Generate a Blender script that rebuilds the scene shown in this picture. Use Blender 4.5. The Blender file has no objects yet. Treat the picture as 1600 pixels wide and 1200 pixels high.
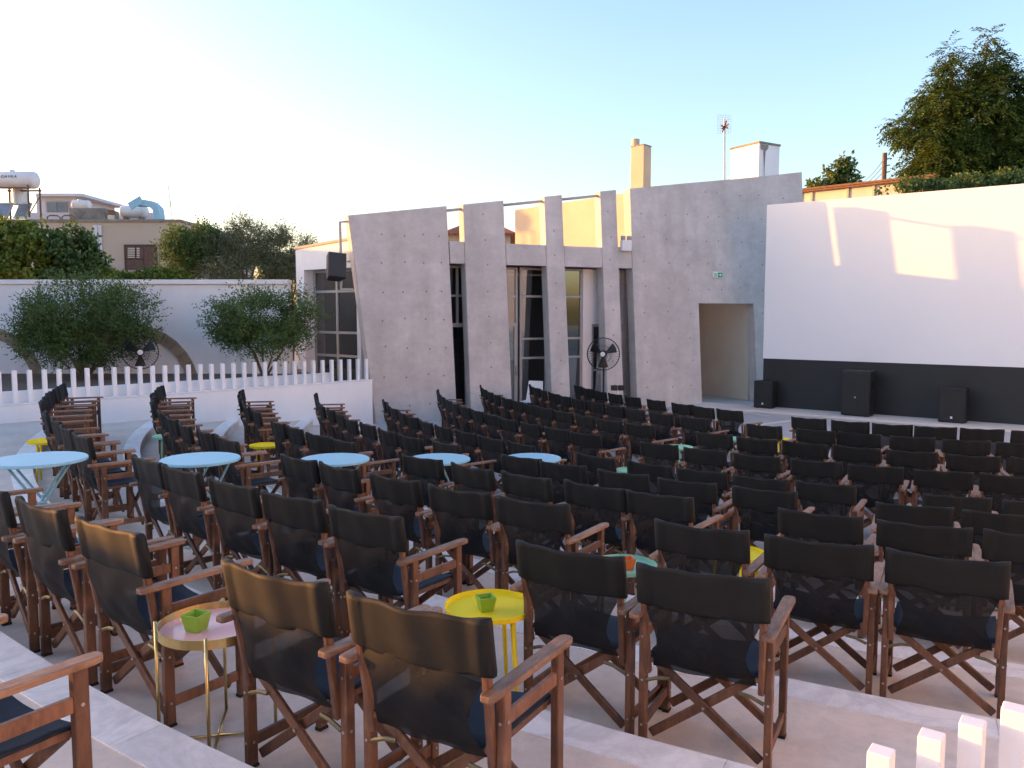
import bpy, bmesh, math, random
from mathutils import Vector, Matrix, noise
R = math.radians
random.seed(7)
scene = bpy.context.scene
col = scene.collection

# ------------------------------------------------------------------ camera
HC = 2.561            # eye height above the stage floor
PITCH = .08629
FPX = 1290.0
cam_d = bpy.data.cameras.new('camera')
cam_d.sensor_width = 36
cam_d.lens = FPX / 1600 * 36
cam_d.clip_start = .05
cam_d.clip_end = 3000
cam = bpy.data.objects.new('camera', cam_d)
col.objects.link(cam)
cam.location = (0, 0, HC)
cam.rotation_euler = (math.pi / 2 - PITCH, 0, 0)
scene.camera = cam

# ------------------------------------------------------------------ sky, sun, exposure
SUN_AZ = R(-75.5)     # measured from +Y towards +X
SUN_EL = R(6.0)
w = bpy.data.worlds.new('World')
scene.world = w
w.use_nodes = True
nt = w.node_tree
nt.nodes.clear()
sky = nt.nodes.new('ShaderNodeTexSky')
sky.sky_type = 'NISHITA'
sky.sun_disc = False
sky.sun_elevation = SUN_EL
sky.sun_rotation = SUN_AZ
sky.altitude = 100
sky.air_density = 1.1
sky.dust_density = 2.2
sky.ozone_density = 2.6
bg = nt.nodes.new('ShaderNodeBackground')
bg.inputs['Strength'].default_value = .15
wo = nt.nodes.new('ShaderNodeOutputWorld')
tint = nt.nodes.new('ShaderNodeMix')      # white balance of the whole sky
tint.data_type = 'RGBA'; tint.blend_type = 'MULTIPLY'
tint.inputs[0].default_value = 1
tint.inputs[7].default_value = (1.10, .925, .925, 1)
nt.links.new(sky.outputs[0], tint.inputs[6])
nt.links.new(tint.outputs[2], bg.inputs[0])
nt.links.new(bg.outputs[0], wo.inputs[0])

sun_d = bpy.data.lights.new('sun', 'SUN')
sun_d.energy = 1.75
sun_d.angle = R(.55)
sun_d.color = (1.0, .42, .08)
sun = bpy.data.objects.new('sun', sun_d)
col.objects.link(sun)
to_sun = Vector((math.sin(SUN_AZ) * math.cos(SUN_EL), math.cos(SUN_AZ) * math.cos(SUN_EL), math.sin(SUN_EL)))
sun.rotation_euler = to_sun.to_track_quat('Z', 'Y').to_euler()
sun.location = (-20, 10, 12)

scene.view_settings.view_transform = 'Standard'
scene.view_settings.look = 'None'
scene.view_settings.gamma = 1
scene.view_settings.exposure = 2.46

# ------------------------------------------------------------------ helpers
def tag(o, label=None, cat=None, group=None, kind=None):
    if label: o['label'] = label
    if cat: o['category'] = cat
    if group: o['group'] = group
    if kind: o['kind'] = kind
    return o

def empty(name, loc=(0, 0, 0), rz=0):
    o = bpy.data.objects.new(name, None)
    o.empty_display_size = .1
    col.objects.link(o)
    o.location = loc
    o.rotation_euler = (0, 0, rz)
    return o

def link(name, mesh, parent=None):
    o = bpy.data.objects.new(name, mesh)
    col.objects.link(o)
    if parent: o.parent = parent
    return o

class MB:
    def __init__(s): s.v = []; s.f = []
    def add(s, vs, fs):
        n = len(s.v)
        s.v += [tuple(p) for p in vs]
        s.f += [tuple(i + n for i in f) for f in fs]
        return s
    def hexa(s, p):       # 8 corners: bottom 4 ccw, top 4 ccw
        return s.add(p, [(3, 2, 1, 0), (4, 5, 6, 7), (0, 1, 5, 4), (1, 2, 6, 5), (2, 3, 7, 6), (3, 0, 4, 7)])
    def box(s, x0, x1, y0, y1, z0, z1):
        return s.hexa([(x0, y0, z0), (x1, y0, z0), (x1, y1, z0), (x0, y1, z0), (x0, y0, z1), (x1, y0, z1), (x1, y1, z1), (x0, y1, z1)])
    def bar(s, a, b, wd, th, up=(0, 0, 1)):
        a = Vector(a); b = Vector(b); d = (b - a).normalized()
        up = Vector(up)
        x = d.cross(up)
        if x.length < 1e-4: x = d.cross(Vector((1, 0, 0)))
        x.normalize(); u = x.cross(d).normalized()
        x *= wd / 2; u *= th / 2
        return s.hexa([a - x - u, a + x - u, b + x - u, b - x - u, a - x + u, a + x + u, b + x + u, b - x + u])
    def tube(s, pts, r, n=8, r2=None, cap=True):
        pts = [Vector(p) for p in pts]
        rings = []
        m = len(pts)
        base = len(s.v)
        ref = None
        for i, p in enumerate(pts):
            d = (pts[min(i + 1, m - 1)] - pts[max(i - 1, 0)]).normalized()
            if ref is None:
                ref = d.orthogonal().normalized()
            else:
                ref = (ref - d * ref.dot(d))
                if ref.length < 1e-5: ref = d.orthogonal()
                ref.normalize()
            bi = d.cross(ref)
            rr = r if r2 is None else r + (r2 - r) * i / (m - 1)
            for k in range(n):
                a = 2 * math.pi * k / n
                s.v.append(tuple(p + (ref * math.cos(a) + bi * math.sin(a)) * rr))
        for i in range(m - 1):
            for k in range(n):
                a = base + i * n + k; b = base + i * n + (k + 1) % n
                s.f.append((a, b, b + n, a + n))
        if cap:
            s.f.append(tuple(base + k for k in reversed(range(n))))
            s.f.append(tuple(base + (m - 1) * n + k for k in range(n)))
        return s
    def lathe(s, prof, n=24, cx=0, cy=0, cz=0, cap=True):   # (r,z) profile
        base = len(s.v)
        for r, z in prof:
            for k in range(n):
                a = 2 * math.pi * k / n
                s.v.append((cx + r * math.cos(a), cy + r * math.sin(a), cz + z))
        for i in range(len(prof) - 1):
            for k in range(n):
                a = base + i * n + k; b = base + i * n + (k + 1) % n
                s.f.append((a, b, b + n, a + n))
        if cap:
            s.f.append(tuple(base + k for k in reversed(range(n))))
            s.f.append(tuple(base + (len(prof) - 1) * n + k for k in range(n)))
        return s
    def prism(s, poly, z0, z1):                   # ccw polygon in xy
        n = len(poly)
        vs = [(x, y, z0) for x, y in poly] + [(x, y, z1) for x, y in poly]
        fs = [tuple(reversed(range(n))), tuple(range(n, 2 * n))] + [(i, (i + 1) % n, n + (i + 1) % n, n + i) for i in range(n)]
        return s.add(vs, fs)
    def grid(s, fn, nu, nv):                      # open sheet fn(u,v)
        base = len(s.v)
        for j in range(nv + 1):
            for i in range(nu + 1):
                s.v.append(tuple(fn(i / nu, j / nv)))
        for j in range(nv):
            for i in range(nu):
                a = base + j * (nu + 1) + i
                s.f.append((a, a + 1, a + nu + 2, a + nu + 1))
        return s
    def mesh(s, name, mat, smooth=False, bevel=0, seg=1):
        me = bpy.data.meshes.new(name)
        me.from_pydata(s.v, [], s.f)
        if bevel:
            bm = bmesh.new(); bm.from_mesh(me)
            bmesh.ops.bevel(bm, geom=list(bm.edges), offset=bevel, segments=seg, affect='EDGES', profile=.5, clamp_overlap=True)
            bm.to_mesh(me); bm.free()
        if mat: me.materials.append(mat)
        if smooth:
            me.polygons.foreach_set('use_smooth', [True] * len(me.polygons))
        me.update()
        return me
    def build(s, name, mat, parent=None, smooth=False, bevel=0, seg=1):
        return link(name, s.mesh(name, mat, smooth, bevel, seg), parent)

def fix_normals(me):
    bm = bmesh.new(); bm.from_mesh(me)
    bmesh.ops.recalc_face_normals(bm, faces=bm.faces)
    bm.to_mesh(me); bm.free()

cp, sp = math.cos(PITCH), math.sin(PITCH)
def ray(x, y):
    u = (x - 800) / FPX; v = (600 - y) / FPX
    return Vector((u, cp + sp * v, -sp + cp * v))
def at(x, y, Y):                  # the point at forward distance Y seen towards (x, y) of the photograph
    d = ray(x, y)
    return Vector((0, 0, HC)) + d * (Y / d.y)
def onz(x, y, z):
    d = ray(x, y)
    return Vector((0, 0, HC)) + d * ((z - HC) / d.z)

# ------------------------------------------------------------------ materials
def mat(name, base, rough=.7, var=.12, scale=8, metal=0, bump=0, bscale=60, spec=.5, coords='Object', obj_rand=0, stretch=None, c2=None):
    m = bpy.data.materials.new(name); m.use_nodes = True
    t = m.node_tree; b = t.nodes['Principled BSDF']
    b.inputs['Roughness'].default_value = rough
    b.inputs['Metallic'].default_value = metal
    b.inputs['Specular IOR Level'].default_value = spec
    tc = t.nodes.new('ShaderNodeTexCoord')
    src = tc.outputs[coords]
    if stretch:
        mp = t.nodes.new('ShaderNodeMapping'); mp.inputs['Scale'].default_value = stretch
        t.links.new(src, mp.inputs[0]); src = mp.outputs[0]
    nz = t.nodes.new('ShaderNodeTexNoise'); nz.inputs['Scale'].default_value = scale
    nz.inputs['Detail'].default_value = 6; nz.inputs['Roughness'].default_value = .62
    t.links.new(src, nz.inputs['Vector'])
    rp = t.nodes.new('ShaderNodeValToRGB')
    e = rp.color_ramp.elements
    e[0].position = .3; e[1].position = .72
    lo = [c * (1 - var) for c in base]; hi = [min(1, c * (1 + var)) for c in base]
    if c2: lo, hi = base, c2
    e[0].color = (*lo, 1); e[1].color = (*hi, 1)
    t.links.new(nz.outputs['Fac'], rp.inputs['Fac'])
    out = rp.outputs['Color']
    if obj_rand:
        oi = t.nodes.new('ShaderNodeObjectInfo')
        hs = t.nodes.new('ShaderNodeHueSaturation')
        mr = t.nodes.new('ShaderNodeMapRange')
        mr.inputs['To Min'].default_value = 1 - obj_rand; mr.inputs['To Max'].default_value = 1 + obj_rand
        t.links.new(oi.outputs['Random'], mr.inputs['Value'])
        t.links.new(mr.outputs[0], hs.inputs['Value'])
        t.links.new(out, hs.inputs['Color']); out = hs.outputs[0]
    t.links.new(out, b.inputs['Base Color'])
    if bump:
        n2 = t.nodes.new('ShaderNodeTexNoise'); n2.inputs['Scale'].default_value = bscale; n2.inputs['Detail'].default_value = 4
        t.links.new(src, n2.inputs['Vector'])
        bp = t.nodes.new('ShaderNodeBump'); bp.inputs['Strength'].default_value = bump; bp.inputs['Distance'].default_value = .01
        t.links.new(n2.outputs['Fac'], bp.inputs['Height'])
        t.links.new(bp.outputs[0], b.inputs['Normal'])
    return m

def concrete_mat():
    m = mat('fair_faced_concrete', (.55, .495, .47), .8, .13, 1.4, bump=.12, bscale=25)
    t = m.node_tree; b = t.nodes['Principled BSDF']
    old = b.inputs['Base Color'].links[0].from_socket
    tc = t.nodes['Texture Coordinate']
    # pour bands (horizontal) and fine blotches
    mp = t.nodes.new('ShaderNodeMapping'); mp.inputs['Scale'].default_value = (.55, .55, 1.3)
    t.links.new(tc.outputs['Object'], mp.inputs[0])
    nz = t.nodes.new('ShaderNodeTexNoise'); nz.inputs['Scale'].default_value = 2.2; nz.inputs['Detail'].default_value = 8; nz.inputs['Roughness'].default_value = .7
    t.links.new(mp.outputs[0], nz.inputs['Vector'])
    mp2 = t.nodes.new('ShaderNodeMapping'); mp2.inputs['Scale'].default_value = (1.8, 1.8, .28)
    t.links.new(tc.outputs['Object'], mp2.inputs[0])
    n3 = t.nodes.new('ShaderNodeTexNoise'); n3.inputs['Scale'].default_value = 1.5; n3.inputs['Detail'].default_value = 5
    t.links.new(mp2.outputs[0], n3.inputs['Vector'])
    ad = t.nodes.new('ShaderNodeMath'); ad.operation = 'ADD'
    t.links.new(nz.outputs['Fac'], ad.inputs[0]); t.links.new(n3.outputs['Fac'], ad.inputs[1])
    mr = t.nodes.new('ShaderNodeMapRange'); mr.inputs['From Min'].default_value = .7; mr.inputs['From Max'].default_value = 1.3
    mr.inputs['To Min'].default_value = .86; mr.inputs['To Max'].default_value = 1.10
    t.links.new(ad.outputs[0], mr.inputs['Value'])
    hs = t.nodes.new('ShaderNodeHueSaturation')
    t.links.new(old, hs.inputs['Color']); t.links.new(mr.outputs[0], hs.inputs['Value'])
    t.links.new(hs.outputs[0], b.inputs['Base Color'])
    return m

def wood_mat():
    m = mat('oiled_teak', (.095, .042, .022), .5, .3, 6, obj_rand=.30, stretch=(6, 6, 1.3), bump=.15, bscale=30, c2=(.205, .098, .055))
    return m

def weathered_skylit_mat():
    return mat('weathered_skylit_teak', (.15, .075, .042), .58, .3, 8, obj_rand=.22, stretch=(7, 1.3, 7), bump=.15, bscale=25, c2=(.32, .195, .13))

def mesh_fabric():
    m = mat('black_mesh_fabric', (.008, .009, .010), .75, .25, 14, bump=.1, bscale=300, spec=.25)
    t = m.node_tree; b = t.nodes['Principled BSDF']
    tr = t.nodes.new('ShaderNodeBsdfTransparent')
    mx = t.nodes.new('ShaderNodeMixShader'); mx.inputs[0].default_value = .93
    t.links.new(tr.outputs[0], mx.inputs[1]); t.links.new(b.outputs[0], mx.inputs[2])
    t.links.new(mx.outputs[0], t.nodes['Material Output'].inputs['Surface'])
    return m

def glass_mat(name, tint=(.75, .82, .86), gloss=.25):
    m = bpy.data.materials.new(name); m.use_nodes = True
    t = m.node_tree; t.nodes.remove(t.nodes['Principled BSDF'])
    tr = t.nodes.new('ShaderNodeBsdfTransparent'); tr.inputs[0].default_value = (*tint, 1)
    gl = t.nodes.new('ShaderNodeBsdfGlossy'); gl.inputs['Roughness'].default_value = .02
    fr = t.nodes.new('ShaderNodeFresnel'); fr.inputs[0].default_value = 1.5
    ad = t.nodes.new('ShaderNodeMath'); ad.operation = 'ADD'; ad.inputs[1].default_value = gloss; ad.use_clamp = True
    t.links.new(fr.outputs[0], ad.inputs[0])
    mx = t.nodes.new('ShaderNodeMixShader')
    t.links.new(ad.outputs[0], mx.inputs[0]); t.links.new(tr.outputs[0], mx.inputs[1]); t.links.new(gl.outputs[0], mx.inputs[2])
    t.links.new(mx.outputs[0], t.nodes['Material Output'].inputs['Surface'])
    return m

def leaf_mat(name, c, c2, transl=.35):
    m = mat(name, c, .55, .3, 1.3, c2=c2, spec=.35)
    t = m.node_tree; b = t.nodes['Principled BSDF']
    src = b.inputs['Base Color'].links[0].from_socket
    ge = t.nodes.new('ShaderNodeNewGeometry')
    mr = t.nodes.new('ShaderNodeMapRange'); mr.inputs['To Min'].default_value = .6; mr.inputs['To Max'].default_value = 1.45
    t.links.new(ge.outputs['Random Per Island'], mr.inputs['Value'])
    hs = t.nodes.new('ShaderNodeHueSaturation')
    t.links.new(src, hs.inputs['Color']); t.links.new(mr.outputs[0], hs.inputs['Value'])
    t.links.new(hs.outputs[0], b.inputs['Base Color'])
    tl = t.nodes.new('ShaderNodeBsdfTranslucent'); t.links.new(hs.outputs[0], tl.inputs[0])
    mx = t.nodes.new('ShaderNodeMixShader'); mx.inputs[0].default_value = transl
    t.links.new(b.outputs[0], mx.inputs[1]); t.links.new(tl.outputs[0], mx.inputs[2])
    t.links.new(mx.outputs[0], t.nodes['Material Output'].inputs['Surface'])
    return m

def stain(m, scale, lo, hi, fmin=.35, fmax=.65, detail=8, stretch=(1, 1, 1), coords='Object', distort=0):
    t = m.node_tree; b = t.nodes['Principled BSDF']
    old = b.inputs['Base Color'].links[0].from_socket
    tc = t.nodes['Texture Coordinate']
    mp = t.nodes.new('ShaderNodeMapping'); mp.inputs['Scale'].default_value = stretch
    t.links.new(tc.outputs[coords], mp.inputs[0])
    nz = t.nodes.new('ShaderNodeTexNoise'); nz.inputs['Scale'].default_value = scale; nz.inputs['Detail'].default_value = detail
    nz.inputs['Roughness'].default_value = .7; nz.inputs['Distortion'].default_value = distort
    t.links.new(mp.outputs[0], nz.inputs['Vector'])
    mr = t.nodes.new('ShaderNodeMapRange'); mr.inputs['From Min'].default_value = fmin; mr.inputs['From Max'].default_value = fmax
    mr.inputs['To Min'].default_value = lo; mr.inputs['To Max'].default_value = hi
    t.links.new(nz.outputs['Fac'], mr.inputs['Value'])
    hs = t.nodes.new('ShaderNodeHueSaturation')
    t.links.new(old, hs.inputs['Color']); t.links.new(mr.outputs[0], hs.inputs['Value'])
    t.links.new(hs.outputs[0], b.inputs['Base Color'])

M = {}
M['concrete'] = concrete_mat()
M['tie'] = mat('tie_hole_shadow', (.20, .18, .165), .9)
M['white'] = mat('white_paint', (.86, .84, .84), .75, .03, 1.2, bump=.05, bscale=40)
M['screen'] = mat('screen_paint', (.82, .82, .83), .8, .012, .6)
M['black'] = mat('black_paint', (.016, .018, .019), .6, .2, 2)
M['speaker'] = mat('black_speaker_paint', (.012, .012, .013), .5, .2, 30, bump=.15, bscale=200)
M['grille'] = mat('black_steel_grille', (.008, .008, .009), .45, .3, 90, bump=.3, bscale=350)
M['floor'] = mat('beige_screed', (.70, .59, .505), .72, .09, 2.4, bump=.06, bscale=30, coords='Object')
M['stage'] = mat('grey_paving', (.45, .43, .42), .7, .08, 1.3, bump=.05)
M['cream'] = mat('cream_stage_floor', (.66, .59, .53), .7, .06, 1.5)
M['marble'] = mat('white_marble', (.88, .83, .81), .42, .08, 3.0, obj_rand=.045, coords='Generated')
M['ground'] = mat('dry_earth', (.30, .25, .19), .95, .2, .3)
M['soil'] = mat('brown_soil', (.14, .095, .065), .95, .3, 6, bump=.4, bscale=25)
M['wood'] = wood_mat()
M['arm'] = weathered_skylit_mat()  # weathered wood, paled further to stand in for sky light on the tops
M['fabric'] = mat('black_canvas', (.0088, .0100, .0100), .7, .25, 9, bump=.12, bscale=220, obj_rand=.2, spec=.3)
M['mesh'] = mesh_fabric()
M['navy'] = mat('navy_seat_canvas', (.010, .017, .030), .8, .2, 10, bump=.1, bscale=200, obj_rand=.2, spec=.3)
M['brassold'] = mat('dull_brass', (.20, .165, .085), .45, .2, 20, metal=.6)
M['steel'] = mat('galvanised_steel', (.45, .46, .47), .4, .1, 10, metal=.8)
M['blue'] = mat('light_blue_enamel', (.26, .54, .68), .35, .04, 4)
M['bluedk'] = mat('light_blue_steel', (.17, .36, .44), .4, .1, 8)
M['yellow'] = mat('yellow_enamel', (.88, .66, .015), .6, .03, 4, spec=.2)
M['mint'] = mat('mint_enamel', (.27, .55, .38), .4, .04, 4)
M['pink'] = mat('pink_enamel', (.80, .42, .40), .18, .03, 3)
M['brass'] = mat('brushed_brass', (.62, .47, .20), .28, .1, 20, metal=1)
M['lime'] = mat('lime_ceramic', (.24, .42, .035), .4, .06, 8)
M['orange'] = mat('orange_ceramic', (.75, .16, .03), .4, .06, 8)
M['rubber'] = mat('black_rubber', (.012, .012, .012), .8)
M['frame'] = mat('grey_aluminium', (.38, .37, .355), .45, .05, 5)
M['glass'] = glass_mat('window_glass', (.38, .43, .47), .20)
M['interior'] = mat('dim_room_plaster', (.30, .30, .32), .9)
M['render'] = mat('ochre_render', (.53, .43, .31), .85, .1, 1.0, bump=.1, bscale=20)
M['render2'] = mat('pale_render', (.62, .56, .46), .85, .09, 1.2, bump=.1, bscale=20)
M['house'] = mat('cream_house_render', (.50, .42, .34), .9, .08, .7, bump=.08, bscale=15)
M['housew'] = mat('white_house_render', (.62, .62, .66), .85, .06, 1)
M['oldconc'] = mat('stained_concrete', (.24, .22, .19), .9, .35, 3)
M['stone'] = mat('tan_limestone', (.33, .25, .17), .9, .3, 4, bump=.35, bscale=22)
M['tank'] = mat('white_tank_plastic', (.72, .70, .70), .45, .05, 2)
M['ink'] = mat('black_lettering', (.02, .02, .02), .6)
M['passage'] = mat('warm_passage_render', (.70, .60, .49), .85, .06, 1.5)
M['rust'] = mat('rusty_iron', (.20, .10, .055), .85, .4, 9)
M['solar'] = mat('dusty_solar_glass', (.16, .19, .22), .25, .2, 3)
M['duct'] = mat('sky_blue_duct', (.30, .53, .66), .5, .06, 4)
M['shutter'] = mat('brown_wood_shutter', (.075, .038, .03), .7, .25, 8)
M['panel'] = mat('faded_shutter_panel', (.12, .062, .05), .7, .25, 8)
M['tile'] = mat('terracotta_roof', (.42, .14, .075), .85, .3, 6)
M['awning'] = mat('pale_terracotta_awning', (.55, .30, .22), .85, .15, 6)
M['bark'] = mat('grey_brown_bark', (.14, .10, .07), .95, .3, 10, bump=.4, bscale=30)
M['leafA'] = leaf_mat('shrub_leaf', (.055, .105, .030), (.135, .20, .055))
M['leafB'] = leaf_mat('vine_leaf', (.06, .12, .018), (.22, .26, .04))
M['leafC'] = leaf_mat('olive_leaf', (.09, .12, .055), (.22, .23, .13))
M['leafD'] = leaf_mat('tree_leaf', (.05, .095, .02), (.16, .22, .05))
M['green'] = mat('exit_sign_green', (.01, .30, .14), .5)
M['signw'] = mat('exit_sign_white', (.75, .80, .76), .5)
M['whiteplastic'] = mat('white_plastic', (.74, .72, .72), .4, .03)

stain(M['floor'], .9, .86, 1.04)
stain(M['floor'], 14, .93, 1.03, .40, .60)
stain(M['marble'], 2.2, .84, 1.03, .40, .56, distort=2.2)
stain(M['marble'], 18, .94, 1.02)
stain(M['stage'], 1.2, .88, 1.05)
stain(M['white'], 1.6, .94, 1.01, stretch=(1, 1, .35))
stain(M['concrete'], 9, .95, 1.03, .38, .62)
stain(M['wood'], 3.5, .62, 1.12, .35, .60)
stain(M['arm'], 4.5, .66, 1.10, .35, .60)

# ------------------------------------------------------------------ setting: ground, tiers, floors
CX, CY = 9.1951, 18.2178
R1, DR = 6.7533, 1.28281
STEP = .14865
def row_R(k): return R1 + DR * (k - 1)
def row_z(k): return STEP * max(0, k - 5)
def polar(r, deg):
    a = R(deg)
    return Vector((CX - r * math.sin(a), CY - r * math.cos(a), 0))

g = MB().box(-400, 400, -60, 900, -.5, -.06).build('ground', M['ground']); tag(g, kind='structure')
g = MB().box(-9, 24, -6, 27, -.058, 0).build('courtyard_floor', M['stage']); tag(g, kind='structure')

EDGES = {6: 13.47, 7: 14.76, 8: 15.93, 9: 17.17, 10: 18.385}   # outer radius of tier k = edge of tier k+1
EDGES[5] = 12.17
TH0, TH1 = -24, 88
for k in range(6, 12):
    r0 = EDGES[k - 1]; r1 = EDGES.get(k, 32.0)
    z = row_z(k)
    mb = MB(); n = 112
    vs = []
    for i in range(n + 1):
        a = TH0 + (TH1 - TH0) * i / n
        for (rr, zz) in ((r0 + .004, -.05), (r1 + .25, -.05), (r1 + .25, z), (r0 + .004, z)):
            p = polar(rr, a); vs.append((p.x, p.y, zz))
    fs = []
    for i in range(n):
        for q in range(4):
            a = i * 4 + q; b = i * 4 + (q + 1) % 4
            fs.append((a, b, b + 4, a + 4))
    fs += [(0, 1, 2, 3), tuple(n * 4 + q for q in (3, 2, 1, 0))]
    mb.add(vs, fs)
    t = mb.mesh('seating_tier', M['floor']); fix_normals(t)
    to = link('seating_tier', t); tag(to, kind='structure')
    # marble nosing slabs along the front edge, laid end to end
    L = 1.0; da = math.degrees(L / r0); a = 18.0 + (k * .7) % 2
    while a < 84:
        m2 = MB(); vs = []
        nn = 4
        a1 = a + da - math.degrees(.003 / r0)
        for i in range(nn + 1):
            b = a + (a1 - a) * i / nn
            for (rr, zz) in ((r0 - .012, z - .028), (r0 + .205, z - .028), (r0 + .205, z + .006), (r0 - .012, z + .006)):
                p = polar(rr, b); vs.append((p.x, p.y, zz))
        fs = []
        for i in range(nn):
            for q in range(4):
                c0 = i * 4 + q; c1 = i * 4 + (q + 1) % 4
                fs.append((c0, c1, c1 + 4, c0 + 4))
        fs += [(0, 1, 2, 3), tuple(nn * 4 + q for q in (3, 2, 1, 0))]
        m2.add(vs, fs)
        me = m2.mesh('nosing_slab', M['marble']); fix_normals(me)
        link('nosing_slab', me, to)
        a += da

# ------------------------------------------------------------------ screen wall and stage
S0 = Vector((6.75, 22.18, 0)); SD = Vector((.783, -.622, 0)); SN = Vector((-.622, -.783, 0))
def sp_(s, off, z): p = S0 + SD * s + SN * off; return (p.x, p.y, z)
SW = 11.2
def sbox(mb, s0, s1, o0, o1, z0, z1):
    return mb.hexa([sp_(s0, o1, z0), sp_(s1, o1, z0), sp_(s1, o0, z0), sp_(s0, o0, z0), sp_(s0, o1, z1), sp_(s1, o1, z1), sp_(s1, o0, z1), sp_(s0, o0, z1)])
scr = empty('cinema_screen', S0)
tag(scr, 'large white outdoor cinema screen wall above a black painted base', 'cinema screen')
def spart(name, m, *a, bevel=0):
    o = sbox(MB(), *a).build(name, m, None, bevel=bevel)
    o.parent = scr; o.matrix_parent_inverse = Matrix.Translation(-S0)
    return o
spart('screen_surface', M['screen'], 0, SW, 0, -.35, 1.335, 5.4)
spart('black_base', M['black'], .01, SW, -.012, -.33, 0, 1.333)
pl = sbox(MB(), -1.9, SW + 1, 1.12, .0, -.04, .045).build('stage_platform', M['cream'], bevel=.01); tag(pl, kind='structure')
for (xa, ya, xb, yb, wd) in ((1178, 664.5, 1242, 656.5, .16), (1096, 633, 1200, 650, .10)):
    a = onz(xa, ya, .004); b = onz(xb, yb, .004)
    tag(MB().bar(a, b, wd, .006).build("floor_strip", M["cream"]), kind="structure")

def loudspeaker(s, off, wd, dp, ht, label, sub=False, rot=0):
    p = S0 + SD * s + SN * off
    o = empty('loudspeaker', (p.x, p.y, .045), math.atan2(SD.y, SD.x) + rot)
    tag(o, label, 'speaker', 'black loudspeakers on the stage')
    h = wd / 2
    MB().prism([(-h, -dp / 2), (h, -dp / 2), (h, dp * .2), (h * .72, dp / 2), (-h * .72, dp / 2), (-h, dp * .2)], .012, ht).build('cabinet', M['speaker'], o, bevel=.008)
    MB().box(-h * .92, h * .92, -dp / 2 - .018, -dp / 2 - .002, .05, ht - .04).build('grille', M['grille'], o, bevel=.006)
    if sub:
        MB().lathe([(0.002, 0), (.022, 0), (.022, .006), (.002, .006)], 12).build('badge', M['steel'], o).matrix_local = Matrix.Translation((0, -dp / 2 - .019, ht * .42)) @ Matrix.Rotation(R(90), 4, 'X')
        for i in range(4):
            MB().box(h + .001, h + .006, -dp * .30 + i * .04, -dp * .27 + i * .04, ht * .62, ht * .78).build('side_vent', M['grille'], o)
    else:
        MB().box(-.022, .022, -dp / 2 - .024, -dp / 2 - .018, .10, .15).build('badge', M['whiteplastic'], o)
    for i in (-1, 1):
        MB().box(i * h * .7 - .03, i * h * .7 + .03, -dp * .4, dp * .4, 0, .012).build('foot', M['rubber'], o)
    return o
loudspeaker(.22, .30, .50, .40, .72, 'small black loudspeaker beside the concrete doorway end of the screen')
loudspeaker(2.62, .42, .66, .62, 1.10, 'tallest black speaker cabinet under the middle of the screen', True)
loudspeaker(4.72, .42, .56, .45, .80, 'small black loudspeaker on the stage right of the tall cabinet')

# ------------------------------------------------------------------ concrete building: leaning wall with fins
P0 = Vector((-3.1, 18.87, 0)); WD = Vector((.90, .436, 0)).normalized(); NB = Vector((-WD.y, WD.x, 0))
LEAN = .085
def wp(t, z, off=0):              # off = distance behind the wall face
    p = P0 + WD * t + NB * (LEAN * z + off); return Vector((p.x, p.y, z))
def wpv(t, z, off=0):             # vertical (not leaning) set-back plane
    p = P0 + WD * t + NB * (off); return Vector((p.x, p.y, z))
def top_z(t): return 4.77 + .1436 * (t + .45) if t < 9 else 6.127 + .137 * (t - 9)
FIN = .32
bld = empty('concrete_building', P0)
tag(bld, 'leaning fair-faced concrete building with tall fins, glazed slots and a doorway', 'building')
bldinv = Matrix.Translation(-P0)
def bpart(mb, name, m, parent=None, bevel=0, smooth=False):
    o = mb.build(name, m, parent or bld, smooth=smooth, bevel=bevel)
    if parent is None or parent is bld: o.matrix_parent_inverse = bldinv.copy()
    return o
def slab(pts, dp=FIN, fn=wp, off=0):      # polygon of (t,z) extruded back
    mb = MB(); n = len(pts)
    vs = [fn(t, z, off) for t, z in pts] + [fn(t, z, off + dp) for t, z in pts]
    fs = [tuple(range(n)), tuple(reversed(range(n, 2 * n)))] + [((i + 1) % n, i, n + i, n + (i + 1) % n) for i in range(n)]
    return mb.add(vs, fs)
fins = [(-.03, 1.98, -.50, 1.915), (2.345, 3.46, 2.345, 3.43), (4.585, 5.13, 4.585, 5.10), (6.255, 6.755, 6.255, 6.755)]
for (b0, b1, t0, t1) in fins:
    o = bpart(slab([(b0, -.02), (b1, -.02), (t1, top_z(t1)), (t0, top_z(t0))]), 'concrete_fin', M['concrete'], bevel=.012)
for (t0, t1) in ((1.955, 2.345), (3.455, 4.585), (5.12, 6.255), (6.755, 7.195)):
    zt = 4.27 if t0 < 6.5 else 4.30
    bpart(slab([(t0 + .002, 3.74), (t1 - .002, 3.74), (t1 - .002, zt), (t0 + .002, zt)], .28, off=.022), 'lintel', M['concrete'], bevel=.008)
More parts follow.
